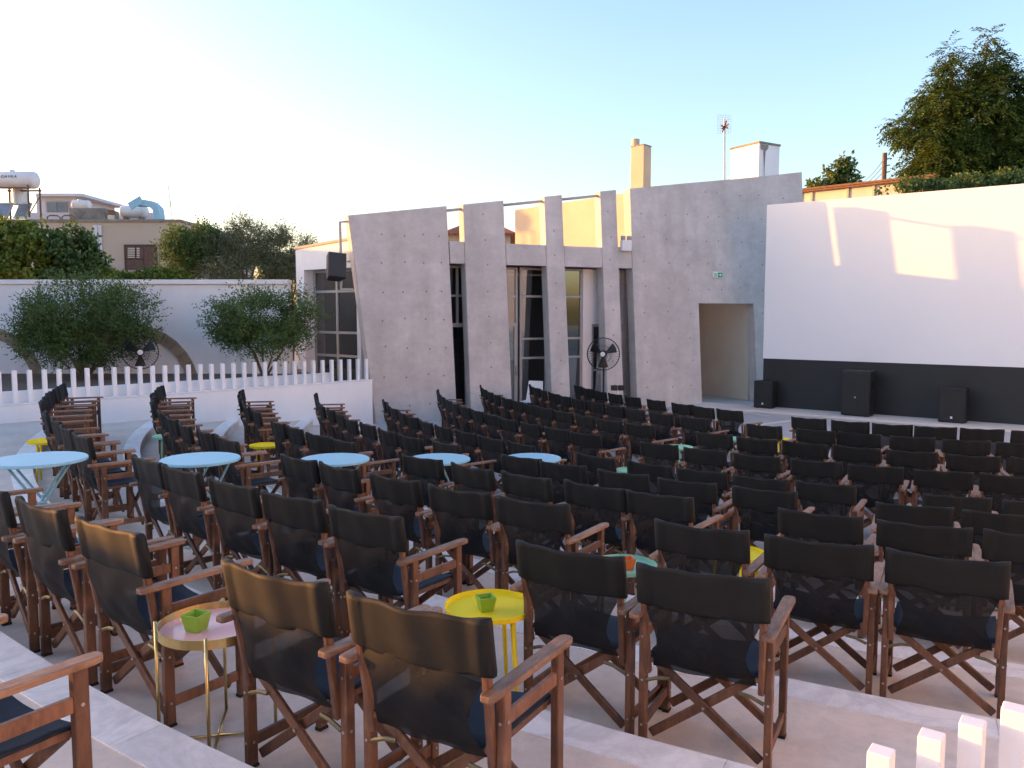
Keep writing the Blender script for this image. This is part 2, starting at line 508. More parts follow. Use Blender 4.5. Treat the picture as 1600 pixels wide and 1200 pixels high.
# big wall, slightly curved towards the screen at its right end, with the doorway
def bw(t, z, off=0):
    c = max(0, t - 10.3)
    p = wp(t, z, off - .055 * c * c)
    return p
DT0, DT1, DZ = 9.35, 11.3, 2.82
def big_piece(t0, t1, zb, zt, nt_=8):
    mb = MB(); vs = []
    for i in range(nt_ + 1):
        t = t0 + (t1 - t0) * i / nt_
        z1 = zt(t) if callable(zt) else zt
        vs += [bw(t, zb), bw(t, z1), bw(t, z1, FIN), bw(t, zb, FIN)]
    fs = []
    for i in range(nt_):
        for q in range(4):
            a = i * 4 + q; b = i * 4 + (q + 1) % 4
            fs.append((a, b, b + 4, a + 4))
    fs += [(3, 2, 1, 0), tuple(nt_ * 4 + q for q in range(4))]
    mb.add(vs, fs)
    me = mb.mesh('wall_panel', M['concrete']); fix_normals(me)
    o = link('wall_panel', me, bld); o.matrix_parent_inverse = bldinv.copy()
    return o
big_piece(7.19, DT0, -.02, top_z)
big_piece(DT0, DT1, DZ, top_z)
big_piece(DT1, 12.98, -.02, top_z)
# passage behind the doorway
bpart(slab([(DT0 - .3, -.02), (DT0 - .02, -.02), (DT0 - .02, 2.95), (DT0 - .3, 2.95)], 5.0, wpv, FIN + .03), 'passage_wall', M['passage'])
bpart(slab([(DT1 + .02, -.02), (DT1 + .3, -.02), (DT1 + .3, 2.95), (DT1 + .02, 2.95)], 3.2, wpv, FIN + .05), 'passage_wall', M['passage'])
bpart(slab([(DT0 - .3, -.02), (DT1 + 3.3, -.02), (DT1 + 3.3, 3.0), (DT0 - .3, 3.0)], .25, wpv, 5.1), 'passage_wall', M['passage'])
# tie holes of the formwork
def ties(ts, z0, zstep, fn, zmax):
    mb = MB()
    for j in range(12):
        for t in ts:
            z = z0 + zstep * j
            if z > zmax(t) - .25: continue
            if fn is bw and DT0 - .12 < t < DT1 + .12 and z < DZ + .12: continue
            t2 = t + random.uniform(-.05, .05); z2 = z + random.uniform(-.04, .04)
            c = fn(t2, z2, -.002); ax = (fn(t2 + .1, z2, -.002) - c).normalized(); uz = (fn(t2, z2 + .1, -.002) - c).normalized()
            n = 8; base = len(mb.v)
            for q in range(n):
                a = 2 * math.pi * q / n
                mb.v.append(tuple(c + ax * (  .021 * math.cos(a)) + uz * (.021 * math.sin(a))))
            mb.f.append(tuple(base + q for q in range(n)))
    o = bpart(mb, 'tie_holes', M['tie']); o['kind'] = 'stuff'
ties((.25, .78, 1.3, 1.72), .42, .66, wp, top_z)
ties((2.9,), .60, .62, wp, top_z)
ties((4.86,), .70, .66, wp, top_z)
ties((6.5,), .62, .66, wp, top_z)
ties((7.55, 8.35, 9.05, 9.75, 10.15, 10.9, 11.6, 12.35), .55, .67, bw, top_z)
# handrail pipe between the fin tops
for (t0, t1) in ((1.9, 2.36), (3.42, 4.6), (5.09, 6.27)):
    ta, tb = top_z(t0) - .10, top_z(t1) - .10
    bpart(MB().tube([wp(t0, ta, .16), wp(t1, tb, .16)], .035, 10), 'pipe_rail', M['frame'], smooth=True)
# glazed facade set back behind the fins
GB = .85
def gbar(t0, t1, z0, z1, dp=.07, off=GB, parent=None, name='window_frame', m=None):
    return bpart(slab([(t0, z0), (t1, z0), (t1, z1), (t0, z1)], dp, wpv, off), name, m or M['frame'], parent)
def window(t0, t1, z0, z1, mull, trans, off=GB):
    wn = bpart(slab([(t0, z0), (t1, z0), (t1, z1), (t0, z1)], .012, wpv, off + .03), 'window_pane', M['glass'])
    for t in [t0 + .03] + list(mull) + [t1 - .03]:
        gbar(t - .03, t + .03, z0, z1, off=off)
    for z in [z0 + .03] + list(trans) + [z1 - .03]:
        gbar(t0 + .06, t1 - .06, z - .028, z + .028, .064, off + .003)
window(1.2, 4.02, .05, 3.72, (1.75, 2.35, 3.05, 3.46), (1.38, 1.88, 2.98))
window(4.08, 5.95, .05, 3.72, (4.85,), (1.38, 1.88, 2.98))
# glazed doors with pale frames
def glazed_door(t0, t1, hside):
    d = gbar(t0, t0 + .09, .04, 2.30, .06, GB - .07, name='glazed_door', m=M['frame'])
    gbar(t1 - .09, t1, .04, 2.30, .06, GB - .07, d, 'door_stile')
    gbar(t0 + .09, t1 - .09, 2.20, 2.30, .06, GB - .07, d, 'door_rail')
    gbar(t0 + .09, t1 - .09, .04, .22, .06, GB - .07, d, 'door_rail')
    gbar(t0 + .09, t1 - .09, .22, 2.20, .01, GB - .045, d, 'door_pane', M['glass'])
    th = t1 - .05 if hside else t0 + .05
    bpart(MB().tube([wpv(th, .95, GB - .11), wpv(th, 1.20, GB - .11)], .014, 8), 'door_handle', M['steel'], d, smooth=True)
glazed_door(1.80, 2.60, 1)
glazed_door(3.08, 3.98, 1)
# white jamb wall with a darker service door, and the room behind
bpart(slab([(5.96, 0), (6.24, 0), (6.24, 3.72), (5.96, 3.72)], .2, wpv, GB - .02), 'jamb_wall', M['white'])
bpart(slab([(6.24, 2.25), (7.25, 2.25), (7.25, 3.72), (6.24, 3.72)], .2, wpv, GB - .02), 'jamb_wall', M['white'])
window(6.26, 7.1, .02, 2.24, (), (1.0,), GB + .02)
bpart(slab([(7.11, 0), (7.5, 0), (7.5, 3.72), (7.11, 3.72)], .2, wpv, GB - .02), 'jamb_wall', M['concrete'])
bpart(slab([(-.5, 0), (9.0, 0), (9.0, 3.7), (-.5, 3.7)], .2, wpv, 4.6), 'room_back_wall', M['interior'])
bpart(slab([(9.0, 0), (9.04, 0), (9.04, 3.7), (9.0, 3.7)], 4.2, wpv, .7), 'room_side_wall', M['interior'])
bpart(slab([(2.4, 0), (3.2, 0), (3.2, 1.35), (2.4, 1.35)], .5, wpv, 3.2), 'cupboard', M['black'])
# flat roof slab over the rooms
bpart(slab([(-.42, 3.76), (9.2, 3.76), (9.2, 4.0), (-.42, 4.0)], 4.6, wpv, .62), 'roof_slab', M['render2'])
# rooms' left (white) wing
A1p = Vector((-5.45, 21.0)); B1p = Vector((-3.62, 19.42))
wing = empty('white_wing', (A1p.x, A1p.y, 0))
tag(wing, 'low white rendered wing with a tall grid window left of the concrete wall', 'building')
WV = (B1p - A1p).normalized(); WN = Vector((WV.y, -WV.x)) if False else Vector((-WV.y, WV.x))
def wg(s, z, off=0): p = A1p + WV * s + WN * off; return Vector((p.x, p.y, z))
WL = (B1p - A1p).length
def wpart(poly, dp, name, m, off=0, parent=None, bevel=0):
    mb = MB(); n = len(poly)
    vs = [wg(s, z, off) for s, z in poly] + [wg(s, z, off + dp) for s, z in poly]
    mb.add(vs, [tuple(range(n)), tuple(reversed(range(n, 2 * n)))] + [((i + 1) % n, i, n + i, n + (i + 1) % n) for i in range(n)])
    me = mb.mesh(name, m, bevel=bevel); fix_normals(me)
    o = link(name, me, parent or wing); o.matrix_parent_inverse = Matrix.Translation((-A1p.x, -A1p.y, 0))
    return o
W0, W1, WZ = .34, WL - .03, 3.62
wpart([(0, 0), (W0, 0), (W0, 4.16), (0, 4.14)], .4, 'wall', M['white'])
wpart([(W1, 0), (WL + .1, 0), (WL + .1, 4.27), (W1, 4.26)], .4, 'wall', M['white'])
wpart([(W0, WZ), (W1, WZ), (W1, 4.26), (W0, 4.16)], .4, 'wall', M['white'])
wpart([(-.03, 4.14), (WL + .1, 4.27), (WL + .1, 4.33), (-.03, 4.2)], .45, 'coping', M['render'], -.03)
wpart([(0, 0), (.3, 0), (.3, 4.12), (0, 4.12)], 4.0, 'wall', M['white'], .4)
wpart([(0, 3.8), (WL, 3.8), (WL, 3.98), (0, 3.98)], 4.2, 'roof_slab', M['render2'], .42)
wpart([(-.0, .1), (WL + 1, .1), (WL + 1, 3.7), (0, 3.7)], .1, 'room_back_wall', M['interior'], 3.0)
gp = wpart([(W0, .6), (W1, .6), (W1, WZ), (W0, WZ)], .012, 'window_pane', M['glass'], .30)
for s in (W0 + .04, W0 + (W1 - W0) * .46, W1 - .04):
    wpart([(s - .035, .6), (s + .035, .6), (s + .035, WZ), (s - .035, WZ)], .07, 'window_frame', M['frame'], .27)
for z in (.64, 1.50, 2.07, 3.08, WZ - .04):
    wpart([(W0 + .07, z - .03), (W1 - .07, z - .03), (W1 - .07, z + .03), (W0 + .07, z + .03)], .064, 'window_frame', M['frame'], .273)

# sunlit parapet walls and blocks behind the fins
def solid(name, label, cat, corners, z0, z1, m, z1b=None, group=None, cop=None):
    c = Vector((sum(p[0] for p in corners) / len(corners), sum(p[1] for p in corners) / len(corners), z0))
    o = empty(name, c); tag(o, label, cat, group)
    inv = Matrix.Translation(-c)
    mb = MB(); n = len(corners)
    zt = [z1] * n if z1b is None else z1b
    mb.add([(x, y, z0) for x, y in corners] + [(corners[i][0], corners[i][1], zt[i]) for i in range(n)],
           [tuple(reversed(range(n))), tuple(range(n, 2 * n))] + [(i, (i + 1) % n, n + (i + 1) % n, n + i) for i in range(n)])
    me = mb.mesh('wall', m, bevel=.01); fix_normals(me)
    q = link('wall', me, o); q.matrix_parent_inverse = inv
    if cop:
        cm, th, ov = cop
        cc = [((x - c.x) * ov + c.x, (y - c.y) * ov + c.y) for x, y in corners]
        mb = MB(); mb.add([(cc[i][0], cc[i][1], zt[i] + .002) for i in range(n)] + [(cc[i][0], cc[i][1], zt[i] + th) for i in range(n)],
               [tuple(reversed(range(n))), tuple(range(n, 2 * n))] + [(i, (i + 1) % n, n + (i + 1) % n, n + i) for i in range(n)])
        me = mb.mesh('coping', cm); fix_normals(me)
        q = link('coping', me, o); q.matrix_parent_inverse = inv
    return o
solid('upper_block', 'sunlit ochre rendered block rising behind the concrete fins', 'building',
      [(.10, 28.0), (3.5, 23.75), (8.5, 27.6), (5.0, 32)], 3.5, 5.98, M['render'])
ch = at(984, 292, 25.5); 
solid('chimney', 'tan rendered chimney stack above the big concrete wall', 'chimney',
      [(ch.x + .02, 25.5), (ch.x + .36, 25.16), (ch.x + .64, 25.5), (ch.x + .30, 25.85)], 5.2, 7.55, M['render'], cop=(M['oldconc'], .03, 1.04))
cc = at(993, 236, 25.5)
o = MB().lathe([(.12, 0), (.12, .22), (.09, .22)], 12, cc.x, cc.y, 7.56).build('chimney_pot', M['render'])
o.parent = bpy.data.objects['chimney']; o.matrix_parent_inverse = Matrix.Translation(-Vector(bpy.data.objects['chimney'].location))
wb = at(1141, 275, 28)
solid('white_roof_block', 'white stained stair block on the roof beside the aerial', 'building',
      [(wb.x, 28), (wb.x + .62, 26.9), (wb.x + 1.45, 27.45), (wb.x + .85, 28.5)], 5.6, 7.95, M['white'], cop=(M['oldconc'], .06, 1.05))
par = bpy.data.objects['white_roof_block']
random.seed(3)
e0 = Vector((wb.x + .62, 26.9, 0)); e1 = Vector((wb.x + 1.45, 27.45, 0)); ev = (e1 - e0); en = Vector((ev.y, -ev.x, 0)).normalized()
poly = [(.06, 7.93), (.05, 7.80), (.12, 7.74), (.18, 7.76), (.21, 7.5), (.235, 7.2), (.25, 6.9), (.262, 6.6), (.275, 6.9), (.27, 7.2), (.285, 7.45), (.30, 7.72), (.38, 7.78), (.44, 7.84), (.43, 7.93)]
mb = MB(); mb.add([e0 + ev * u + en * .006 + Vector((0, 0, z)) for u, z in poly], [tuple(range(len(poly)))])
q = mb.build('rust_stain', M['oldconc'], par); q.matrix_parent_inverse = Matrix.Translation(-Vector(par.location))

# ------------------------------------------------------------------ wall fittings
def exit_sign():
    c = bw(10.02, 3.62, -.04)
    ax = (bw(10.1, 3.62, -.04) - bw(9.9, 3.62, -.04)).normalized()
    o = empty('exit_sign', c, math.atan2(ax.y, ax.x))
    tag(o, 'small green and white exit sign on the concrete wall over the doorway', 'sign')
    MB().box(-.17, .17, -.02, .05, -.085, .085).build('sign_box', M['signw'], o, bevel=.006)
    MB().box(-.155, -.015, -.026, -.021, -.07, .07).build('figure_panel', M['signw'], o)
    g_ = MB()
    g_.box(-.135, -.12, -.030, -.0265, -.06, .06).box(-.05, -.035, -.030, -.0265, -.06, .06)
    g_.box(-.098, -.076, -.030, -.0265, .025, .05)
    g_.bar((-.09, -.028, .02), (-.08, -.028, -.02), .0035, .022, (1, 0, 0)).bar((-.08, -.028, -.02), (-.105, -.028, -.055), .003, .014, (1, 0, 0)).bar((-.08, -.028, -.02), (-.062, -.028, -.055), .003, .014, (1, 0, 0))
    g_.build('running_figure', M['green'], o)
    MB().box(0, .155, -.026, -.021, -.07, .07).build('arrow_panel', M['green'], o)
    a = MB()
    a.add([(.03, -.0275, -.012), (.075, -.0275, -.012), (.075, -.0275, -.045), (.13, -.0275, 0), (.075, -.0275, .045), (.075, -.0275, .012), (.03, -.0275, .012)], [tuple(range(7))])
    a.build('arrow', M['signw'], o)
exit_sign()
c = wp(6.98, 4.36, -.06)
o = empty('emergency_light', c, math.atan2(WD.y, WD.x)); tag(o, 'white emergency light box with two lamp heads between fin and wall', 'light')
MB().box(-.17, .13, -.06, .06, -.17, .12).build('housing', M['whiteplastic'], o, bevel=.01)
for x in (-.11, .08):
    MB().lathe([(.03, -.02), (.065, .0), (.07, .09), (.05, .10)], 12, x, 0, .13).build('lamp_head', M['frame'], o, smooth=True)
# black speaker on a bracket
c = at(524, 417, 18.75)
o = empty('wall_speaker', c, R(28)); tag(o, 'black box speaker hung on a pipe bracket at the wall corner', 'speaker')
q = MB().prism([(-.21, -.17), (.21, -.17), (.16, .17), (-.16, .17)], -.29, .29).build('cabinet', M['speaker'], o, bevel=.015); q.rotation_euler = (R(-12), R(5), 0)
q = MB().box(-.19, .19, -.19, -.172, -.27, .27).build('grille', M['grille'], o, bevel=.004); q.rotation_euler = (R(-12), R(5), 0)
o = empty('pipe_bracket', at(531, 347, 19.0)); tag(o, 'grey bent pipe bracket holding the black wall speaker', 'bracket')
inv = Matrix.Translation(-Vector(o.location))
q = MB().tube([at(549, 346, 19.15), at(531, 347, 19.0), at(532.5, 400, 18.95)], .035, 8).build('pipe', M['frame'], o, smooth=False); q.matrix_parent_inverse = inv
q = MB().tube([at(533, 436, 18.9), at(533, 452, 18.95), at(552, 453, 19.05)], .035, 8).build('pipe', M['frame'], o); q.matrix_parent_inverse = inv

def pedestal_fan(loc, rz, r, ht, label):
    o = empty('pedestal_fan', loc, rz); tag(o, label, 'fan', 'black pedestal fans')
    MB().lathe([(.02, 0), (.26, 0), (.25, .03), (.04, .06), (.02, .06)], 20).build('base', M['speaker'], o, smooth=False)
    MB().tube([(0, .06, .05), (0, .06, ht)], .022, 10).build('pole', M['speaker'], o)
    h = MB().tube([(0, -.02, ht), (0, .2, ht)], .085, 14, .06).build('motor', M['speaker'], o)
    cg = MB(); n = 36
    def ring(rr, y, th):
        cg.tube([(rr * math.cos(2 * math.pi * i / 32), y, ht + rr * math.sin(2 * math.pi * i / 32)) for i in range(33)], th, 5, cap=False)
    for y, sgn in ((-.10, 1), (.06, -1)):
        for k in range(n):
            a = 2 * math.pi * k / n
            ca, sa = math.cos(a), math.sin(a)
            cg.tube([(.06 * ca, y - .03 * sgn, ht + .06 * sa), (.72 * r * ca, y - .03 * sgn, ht + .72 * r * sa), (r * ca, y + .05 * sgn, ht + r * sa)], .0028, 4, cap=False)
        ring(r * .5, y - .03 * sgn, .003)
    ring(r, -.05, .010); ring(r, .01, .008)
    cg.build('cage', M['speaker'], o)
    MB().lathe([(.002, -.004), (.055, 0), (.055, .012), (.002, .014)], 16).build('badge', M['whiteplastic'], o).matrix_local = Matrix.Translation((0, -.135, ht)) @ Matrix.Rotation(R(90), 4, 'X')
    for k in range(3):
        a0 = 2 * math.pi * k / 3 + .5
        bl = MB().grid(lambda u, v: ((.06 + (r * .86 - .06) * u) * math.cos(a0 + (v - .5) * .75), -.03 + (v - .5) * .09, ht + (.06 + (r * .86 - .06) * u) * math.sin(a0 + (v - .5) * .75)), 6, 5)
        bl.build('blade', M['speaker'], o, smooth=True)
    return o
fp = onz(946, 630, 0)
fp = at(943, 553, 18.9)
pedestal_fan((fp.x, fp.y, 0), R(-14), .37, fp.z, 'large black pedestal fan in front of the concrete fins')
fp = at(219, 550, 17.6)
pedestal_fan((fp.x, fp.y, 1.0), R(25), .36, fp.z - 1.0, 'black pedestal fan half hidden behind the left shrub')
# twin lamp on a pole in front of the fins
fp = at(965, 606, 17.6)
o = empty('floor_lamp', (fp.x, fp.y, 0)); tag(o, 'low twin black lamp on a pale post behind the front row', 'lamp')
MB().tube([(0, 0, 0), (0, 0, fp.z - .05)], .028, 10).build('post', M['whiteplastic'], o)
for x in (-.075, .075):
    MB().box(x - .068, x + .068, -.05, .05, fp.z - .055, fp.z + .055).build('lamp_head', M['grille'], o, bevel=.01)
MB().lathe([(.03, 0), (.11, 0), (.10, .02), (.03, .03)], 14).build('base', M['whiteplastic'], o)
# white plastic chair by the glazed door
fp = at(829, 628, 19.9)
o = empty('plastic_chair', (fp.x, fp.y, 0), R(155)); tag(o, 'white plastic chair standing by the glazed door', 'chair')
MB().grid(lambda u, v: ((u - .5) * (.44 - .06 * v), -.22 - .10 * v - .03 * math.cos((u - .5) * 3), .42 + .47 * v), 6, 6).build('backrest', M['whiteplastic'], o, smooth=True)
MB().box(-.22, .22, -.22, .22, .40, .425).build('seat', M['whiteplastic'], o, bevel=.01)
for sx in (-1, 1):
    for sy in (-1, 1):
        MB().bar((sx * .2, sy * .19, .41), (sx * .24, sy * .25, 0), .035, .03).build('leg', M['whiteplastic'], o)

# ------------------------------------------------------------------ planter wall with picket fence at the left
PA = Vector((-9.6, 12.22)); PB = Vector((-3.16, 18.62))
PV = (PB - PA).normalized(); PN = Vector((-PV.y, PV.x))      # PN points back to the garden
PL = (PB - PA).length
def pp(s, z, off=0): p = PA + PV * s + PN * off; return Vector((p.x, p.y, z))
def pbox(mb, s0, s1, o0, o1, z0, z1):
    return mb.hexa([pp(s0, z0, o0), pp(s1, z0, o0), pp(s1, z0, o1), pp(s0, z0, o1), pp(s0, z1, o0), pp(s1, z1, o0), pp(s1, z1, o1), pp(s0, z1, o1)])
plant = empty('planter_wall', pp(0, 0)); tag(plant, 'long low white planter wall behind the left row ends', 'wall')
pinv = Matrix.Translation(-Vector(plant.location))
for nm, a, m in (('wall_face', (-4, PL, 0, .22, 0, 1.03), M['white']), ('ledge', (-4, PL + .012, -.015, .21, 1.032, 1.055), M['white']), ('kerb', (-4, PL - .9, .225, .40, 0, 1.24), M['white'])):
    q = pbox(MB(), *a).build(nm, m, plant, bevel=.006); q.matrix_parent_inverse = pinv
fen = empty('picket_fence', pp(0, 1.055)); tag(fen, 'row of white pickets standing on the left planter wall', 'fence')
finv = Matrix.Translation(-Vector(fen.location))
s = -1.2; i = 0
while s < PL - .06:
    q = pbox(MB(), s - .034, s + .034, .04, .11, 1.057, 1.055 + .47 + .10 * (1 - s / PL)).build('picket', M['white'], fen, bevel=.004); q.matrix_parent_inverse = finv
    s += .226
so = MB(); 
so.add([pp(-4, 1.12, .405), pp(PL - .6, 1.12, .405), Vector((-5.3, 20.4, 1.12)), Vector((-5.3, 21, 1.12)), Vector((-22, 19.5, 1.12))], [(0, 1, 2, 3, 4)])
q = so.build('garden_bed', M['soil']); tag(q, kind='structure')

# perimeter wall along the back, with coping and two old stone arches
pw = empty('perimeter_wall', (-5.3, 19.5, 0)); tag(pw, 'high white perimeter wall behind the shrubs with a flat coping', 'wall')
pwi = Matrix.Translation((5.3, -19.5, 0))
q = MB().box(-13.3, -5.25, 19.5, 19.75, 0, 3.22).build('wall_face', M['white'], pw); q.matrix_parent_inverse = pwi
q = MB().box(-13.36, -5.24, 19.44, 19.81, 3.222, 3.33).build('coping', M['white'], pw, bevel=.008); q.matrix_parent_inverse = pwi
q = MB().box(-13.3, -13.05, 9.2, 19.498, 0, 3.22).build('wall_face', M['white'], pw); q.matrix_parent_inverse = pwi  # unseen side run, added to keep low sun off the courtyard
q = MB().box(-13.3, -13.05, -9, 9.198, 0, 2.74).build('wall_face', M['white'], pw); q.matrix_parent_inverse = pwi  # unseen low run, added; its height lets sun graze the near chairs
def arch(px_c, label):
    c = at(px_c, 575, 19.5); r = 1.50; zc = .74
    o = empty('stone_arch', (c.x, 19.49, zc)); tag(o, label, 'arch', 'stone arches in the white wall')
    n = 15
    for i in range(n):
        a0 = math.pi * i / n + .004; a1 = math.pi * (i + 1) / n - .004
        mb = MB(); vs = []
        dy = random.uniform(-.012, .012)
        for (rr, a) in ((r - .25, a0), (r, a0), (r, a1), (r - .25, a1)):
            vs.append((rr * math.cos(a), -.05 + dy, rr * math.sin(a) * 1.02))
        vs2 = [(x, .02, z) for x, y, z in vs]
        mb.add(vs + vs2, [(0, 1, 2, 3), (7, 6, 5, 4), (1, 0, 4, 5), (2, 1, 5, 6), (3, 2, 6, 7), (0, 3, 7, 4)])
        me = mb.mesh('arch_stone', M['stone']); fix_normals(me)
        link('arch_stone', me, o)
arch(212, 'tan stone arch in the white wall beside the big left shrub')
arch(-28, 'tan stone arch cut by the left edge of the picture')
# unseen house block beyond the perimeter wall, added to shade the seats
solid('shade_house', 'plain cream house block added out of view at left to shade the seats', 'house', [(-24, 9.5), (-14.5, 9.2), (-14.5, 23.5), (-24, 23.5)], 0, 5.15, M['house'])

# unseen white blocks around the seats, added to bounce sun into the courtyard
solid('bounce_block', 'tall white bounce block added right of the seats, out of view', 'building', [(13.6, -16), (22, -16), (22, 7), (13.6, 7)], 0, 11.0, M['white'])
solid('bounce_wing', 'white bounce block added behind the last row, out of view', 'building', [(-12, -16), (13.5, -16), (13.5, -10), (-12, -10)], 0, 7.0, M['white'])

# ------------------------------------------------------------------ far left house with its roof clutter
HY = 32.0
hs = empty('cream_house', at(140, 438, HY)); tag(hs, 'cream two storey house with brown shutters behind the vines', 'house')
hinv = Matrix.Translation(-Vector(hs.location))
def hp(mb, name, m, parent=None, bevel=0, smooth=False):
    q = mb.build(name, m, parent or hs, bevel=bevel, smooth=smooth)
    if parent is None: q.matrix_parent_inverse = hinv
    return q
def frontbox(x0, y0, x1, y1, Y, dp, mb=None):       # rectangle seen at distance Y, dp deep
    a = at(x0, y1, Y); b = at(x1, y0, Y)
    return (mb or MB()).box(min(a.x, b.x), max(a.x, b.x), Y, Y + dp, min(a.z, b.z), max(a.z, b.z))
a = at(281, 352, HY); zt = a.z
hp(MB().box(-27, a.x, HY, HY + 9, 0, zt + .12), 'wall', M['house'])
hp(MB().box(-27.1, a.x + .06, HY - .06, HY + 9.06, zt + .122, zt + .22), 'parapet_coping', M['oldconc'])
b = at(305, 354, HY + 2)
hp(MB().box(a.x + .002, b.x, HY + 2, HY + 8, 0, b.z), 'side_block', M['housew'])
fr = frontbox(195, 382, 244, 424, HY - .07, .065); wfr = hp(fr, 'window_shutter', M['shutter'])
for (x0, x1, y0, y1) in ((199, 211, 386, 404), (213, 224, 386, 404), (226, 241, 386, 421), (199, 224, 406, 421)):
    hp(frontbox(x0, y0, x1, y1, HY - .10, .028), 'shutter_panel', M['panel'], wfr)
for k in range(6):
    for (x0, x1) in ((199.5, 210.5), (213.5, 218)):
        hp(frontbox(x0, 387.3 + k * 2.8, x1, 388.8 + k * 2.8, HY - .115, .012), 'louvre', M['render2'], wfr)
hp(frontbox(148, 352, 152, 420, HY - .06, .05), 'rain_pipe', M['housew'])
hp(frontbox(156, 352, 158, 420, HY - .04, .03), 'rain_pipe', M['housew'])
aw = MB()
for k in range(22):
    x = 164 + k * 4.2
    p = at(x, 424, HY - .2); q2 = at(x, 436, HY - 1.6)
    aw.tube([p, (p.x, HY - 1.7, q2.z)], .07, 6)
hp(aw, 'tiled_awning', M['awning'])
# roof room, concrete box, parapet
rr = frontbox(58, 306, 118, 338, HY + 4, 3.5); q = hp(rr, 'roof_room', M['housew'])
hp(frontbox(56, 302, 128, 306.5, HY + 3.7, 4), 'roof_room_slab', M['housew'])
wq = hp(frontbox(72, 314, 107, 333, HY + 3.94, .05), 'window', M['frame'])
hp(frontbox(74, 316, 88.5, 331.5, HY + 3.91, .02), 'pane', M['solar'], wq); hp(frontbox(90.5, 316, 105, 331.5, HY + 3.91, .02), 'pane', M['solar'], wq)
hp(frontbox(40, 332, 250, 350, HY + 3.0, .2), 'roof_parapet', M['housew'])
hp(frontbox(108, 325, 163, 347, HY + .6, 1.2), 'concrete_box', M['oldconc'], bevel=.02)
p = at(174, 346, HY + .4)
chm = hp(MB().lathe([(.12, 0), (.12, .42), (.12, .43)], 12, p.x, p.y, p.z - .1), 'chimney_pipe', M['render2'])
hp(MB().lathe([(.08, .32), (.15, .36), (.15, .50), (.11, .53)], 12, p.x, p.y, p.z - .1), 'chimney_cowl', M['rust'], chm)
for x0 in (74, 97):
    A_ = [at(x0, 344, HY + .3), at(x0, 339, HY + .3), at(x0 + 4, 336.5, HY + .3), at(x0 + 16, 337, HY + .3), at(x0 + 20, 340, HY + .3), at(x0 + 21, 345, HY + .3)]
    hp(MB().tube(A_, .025, 6), 'roof_hoop', M['rust'])

def water_tank(x0, y0, x1, y1, Y, label, legs=None, text=None):
    a = at(x0, y1, Y); b = at(x1, y0, Y)
    r = (b.z - a.z) / 2; L = (b.x - a.x); cz = (a.z + b.z) / 2; cx = (a.x + b.x) / 2
    o = empty('water_tank', (cx, Y, a.z)); tag(o, label, 'water tank', 'white rooftop water tanks')
    prof = [(.02, -L / 2), (r * .72, -L / 2 + r * .06), (r * .93, -L / 2 + r * .22), (r, -L / 2 + r * .42), (r, L / 2 - r * .42), (r * .93, L / 2 - r * .22), (r * .72, L / 2 - r * .06), (.02, L / 2)]
    q = MB().lathe(prof, 28).build('shell', M['tank'], o, smooth=True)
    q.matrix_local = Matrix.Translation((0, 0, r)) @ Matrix.Rotation(R(90), 4, 'Y')
    MB().lathe([(r * .34, 0), (r * .34, r * .22), (r * .30, r * .26)], 18, -L * .12, 0, 2 * r - r * .08).build('lid', M['tank'], o)
    if legs:
        for (lx, ly) in ((-L * .36, -.4), (L * .4, -.4), (-L * .36, .4), (L * .4, .4)):
            MB().bar((lx, ly, -legs), (lx, ly, r * .3), .05, .05).build('stand_leg', M['rust'], o)
        MB().bar((-L * .4, -.4, -.02), (L * .44, -.4, -.02), .06, .06).build('stand_beam', M['rust'], o)
        MB().bar((-L * .4, .4, -.02), (L * .44, .4, -.02), .06, .06).build('stand_beam', M['rust'], o)
        MB().bar((L * .4, -.4, -legs * .9), (L * .4, .4, -legs * .2), .03, .03).build('stand_brace', M['rust'], o)
    else:
        for lx in (-L * .28, L * .28):
            MB().box(lx - .06, lx + .06, -r * .7, r * .7, -.06, r * .35).build('cradle', M['oldconc'], o)
    if text:
        cu = bpy.data.curves.new('lettering', 'FONT'); cu.body = text; cu.size = r * .46; cu.align_x = 'CENTER'; cu.extrude = .003; cu.shear = .18; cu.space_character = 1.12
        to = bpy.data.objects.new('tmp_text', cu); col.objects.link(to)
        bpy.context.view_layer.update()
        me = bpy.data.meshes.new_from_object(to.evaluated_get(bpy.context.evaluated_depsgraph_get()))
        bpy.data.objects.remove(to)
        # wrap the letters round the tank shell
        for v in me.vertices:
            zz = v.co.y + r * 1.12; hgt = zz - r
            yy = math.sqrt(max(0, r * r - hgt * hgt))
            v.co = (v.co.x * 1.15 - L * .09, -yy - .006 - v.co.z, zz)
        me.materials.clear(); me.materials.append(M['ink'])
        link('lettering', me, o)
    return o
water_tank(-4, 268, 58, 295, HY + 1, 'big white roof water tank with black lettering on a rusty stand', 1.15, 'GAVKA')
water_tank(114, 313, 141, 328, HY + 2, 'smallest white roof tank behind the grey concrete box')
water_tank(189, 321, 230, 341, HY + 2.2, 'white roof tank next to the sky blue duct')
p = at(30, 297, HY + 1.6)
o = MB().lathe([(.30, 0), (.30, .78), (.05, .80)], 20, 0, 0, 0).build('boiler_cylinder', M['steel']); o.location = (p.x, p.y, at(30, 320, HY + 1.6).z)
tag(o, 'grey hot water cylinder under the lettered tank', 'boiler')
sl = empty('solar_panel', at(10, 340, HY + .2)); tag(sl, 'tilted dusty grey solar water panel below the lettered tank', 'solar panel')
sinv = Matrix.Translation(-Vector(sl.location))
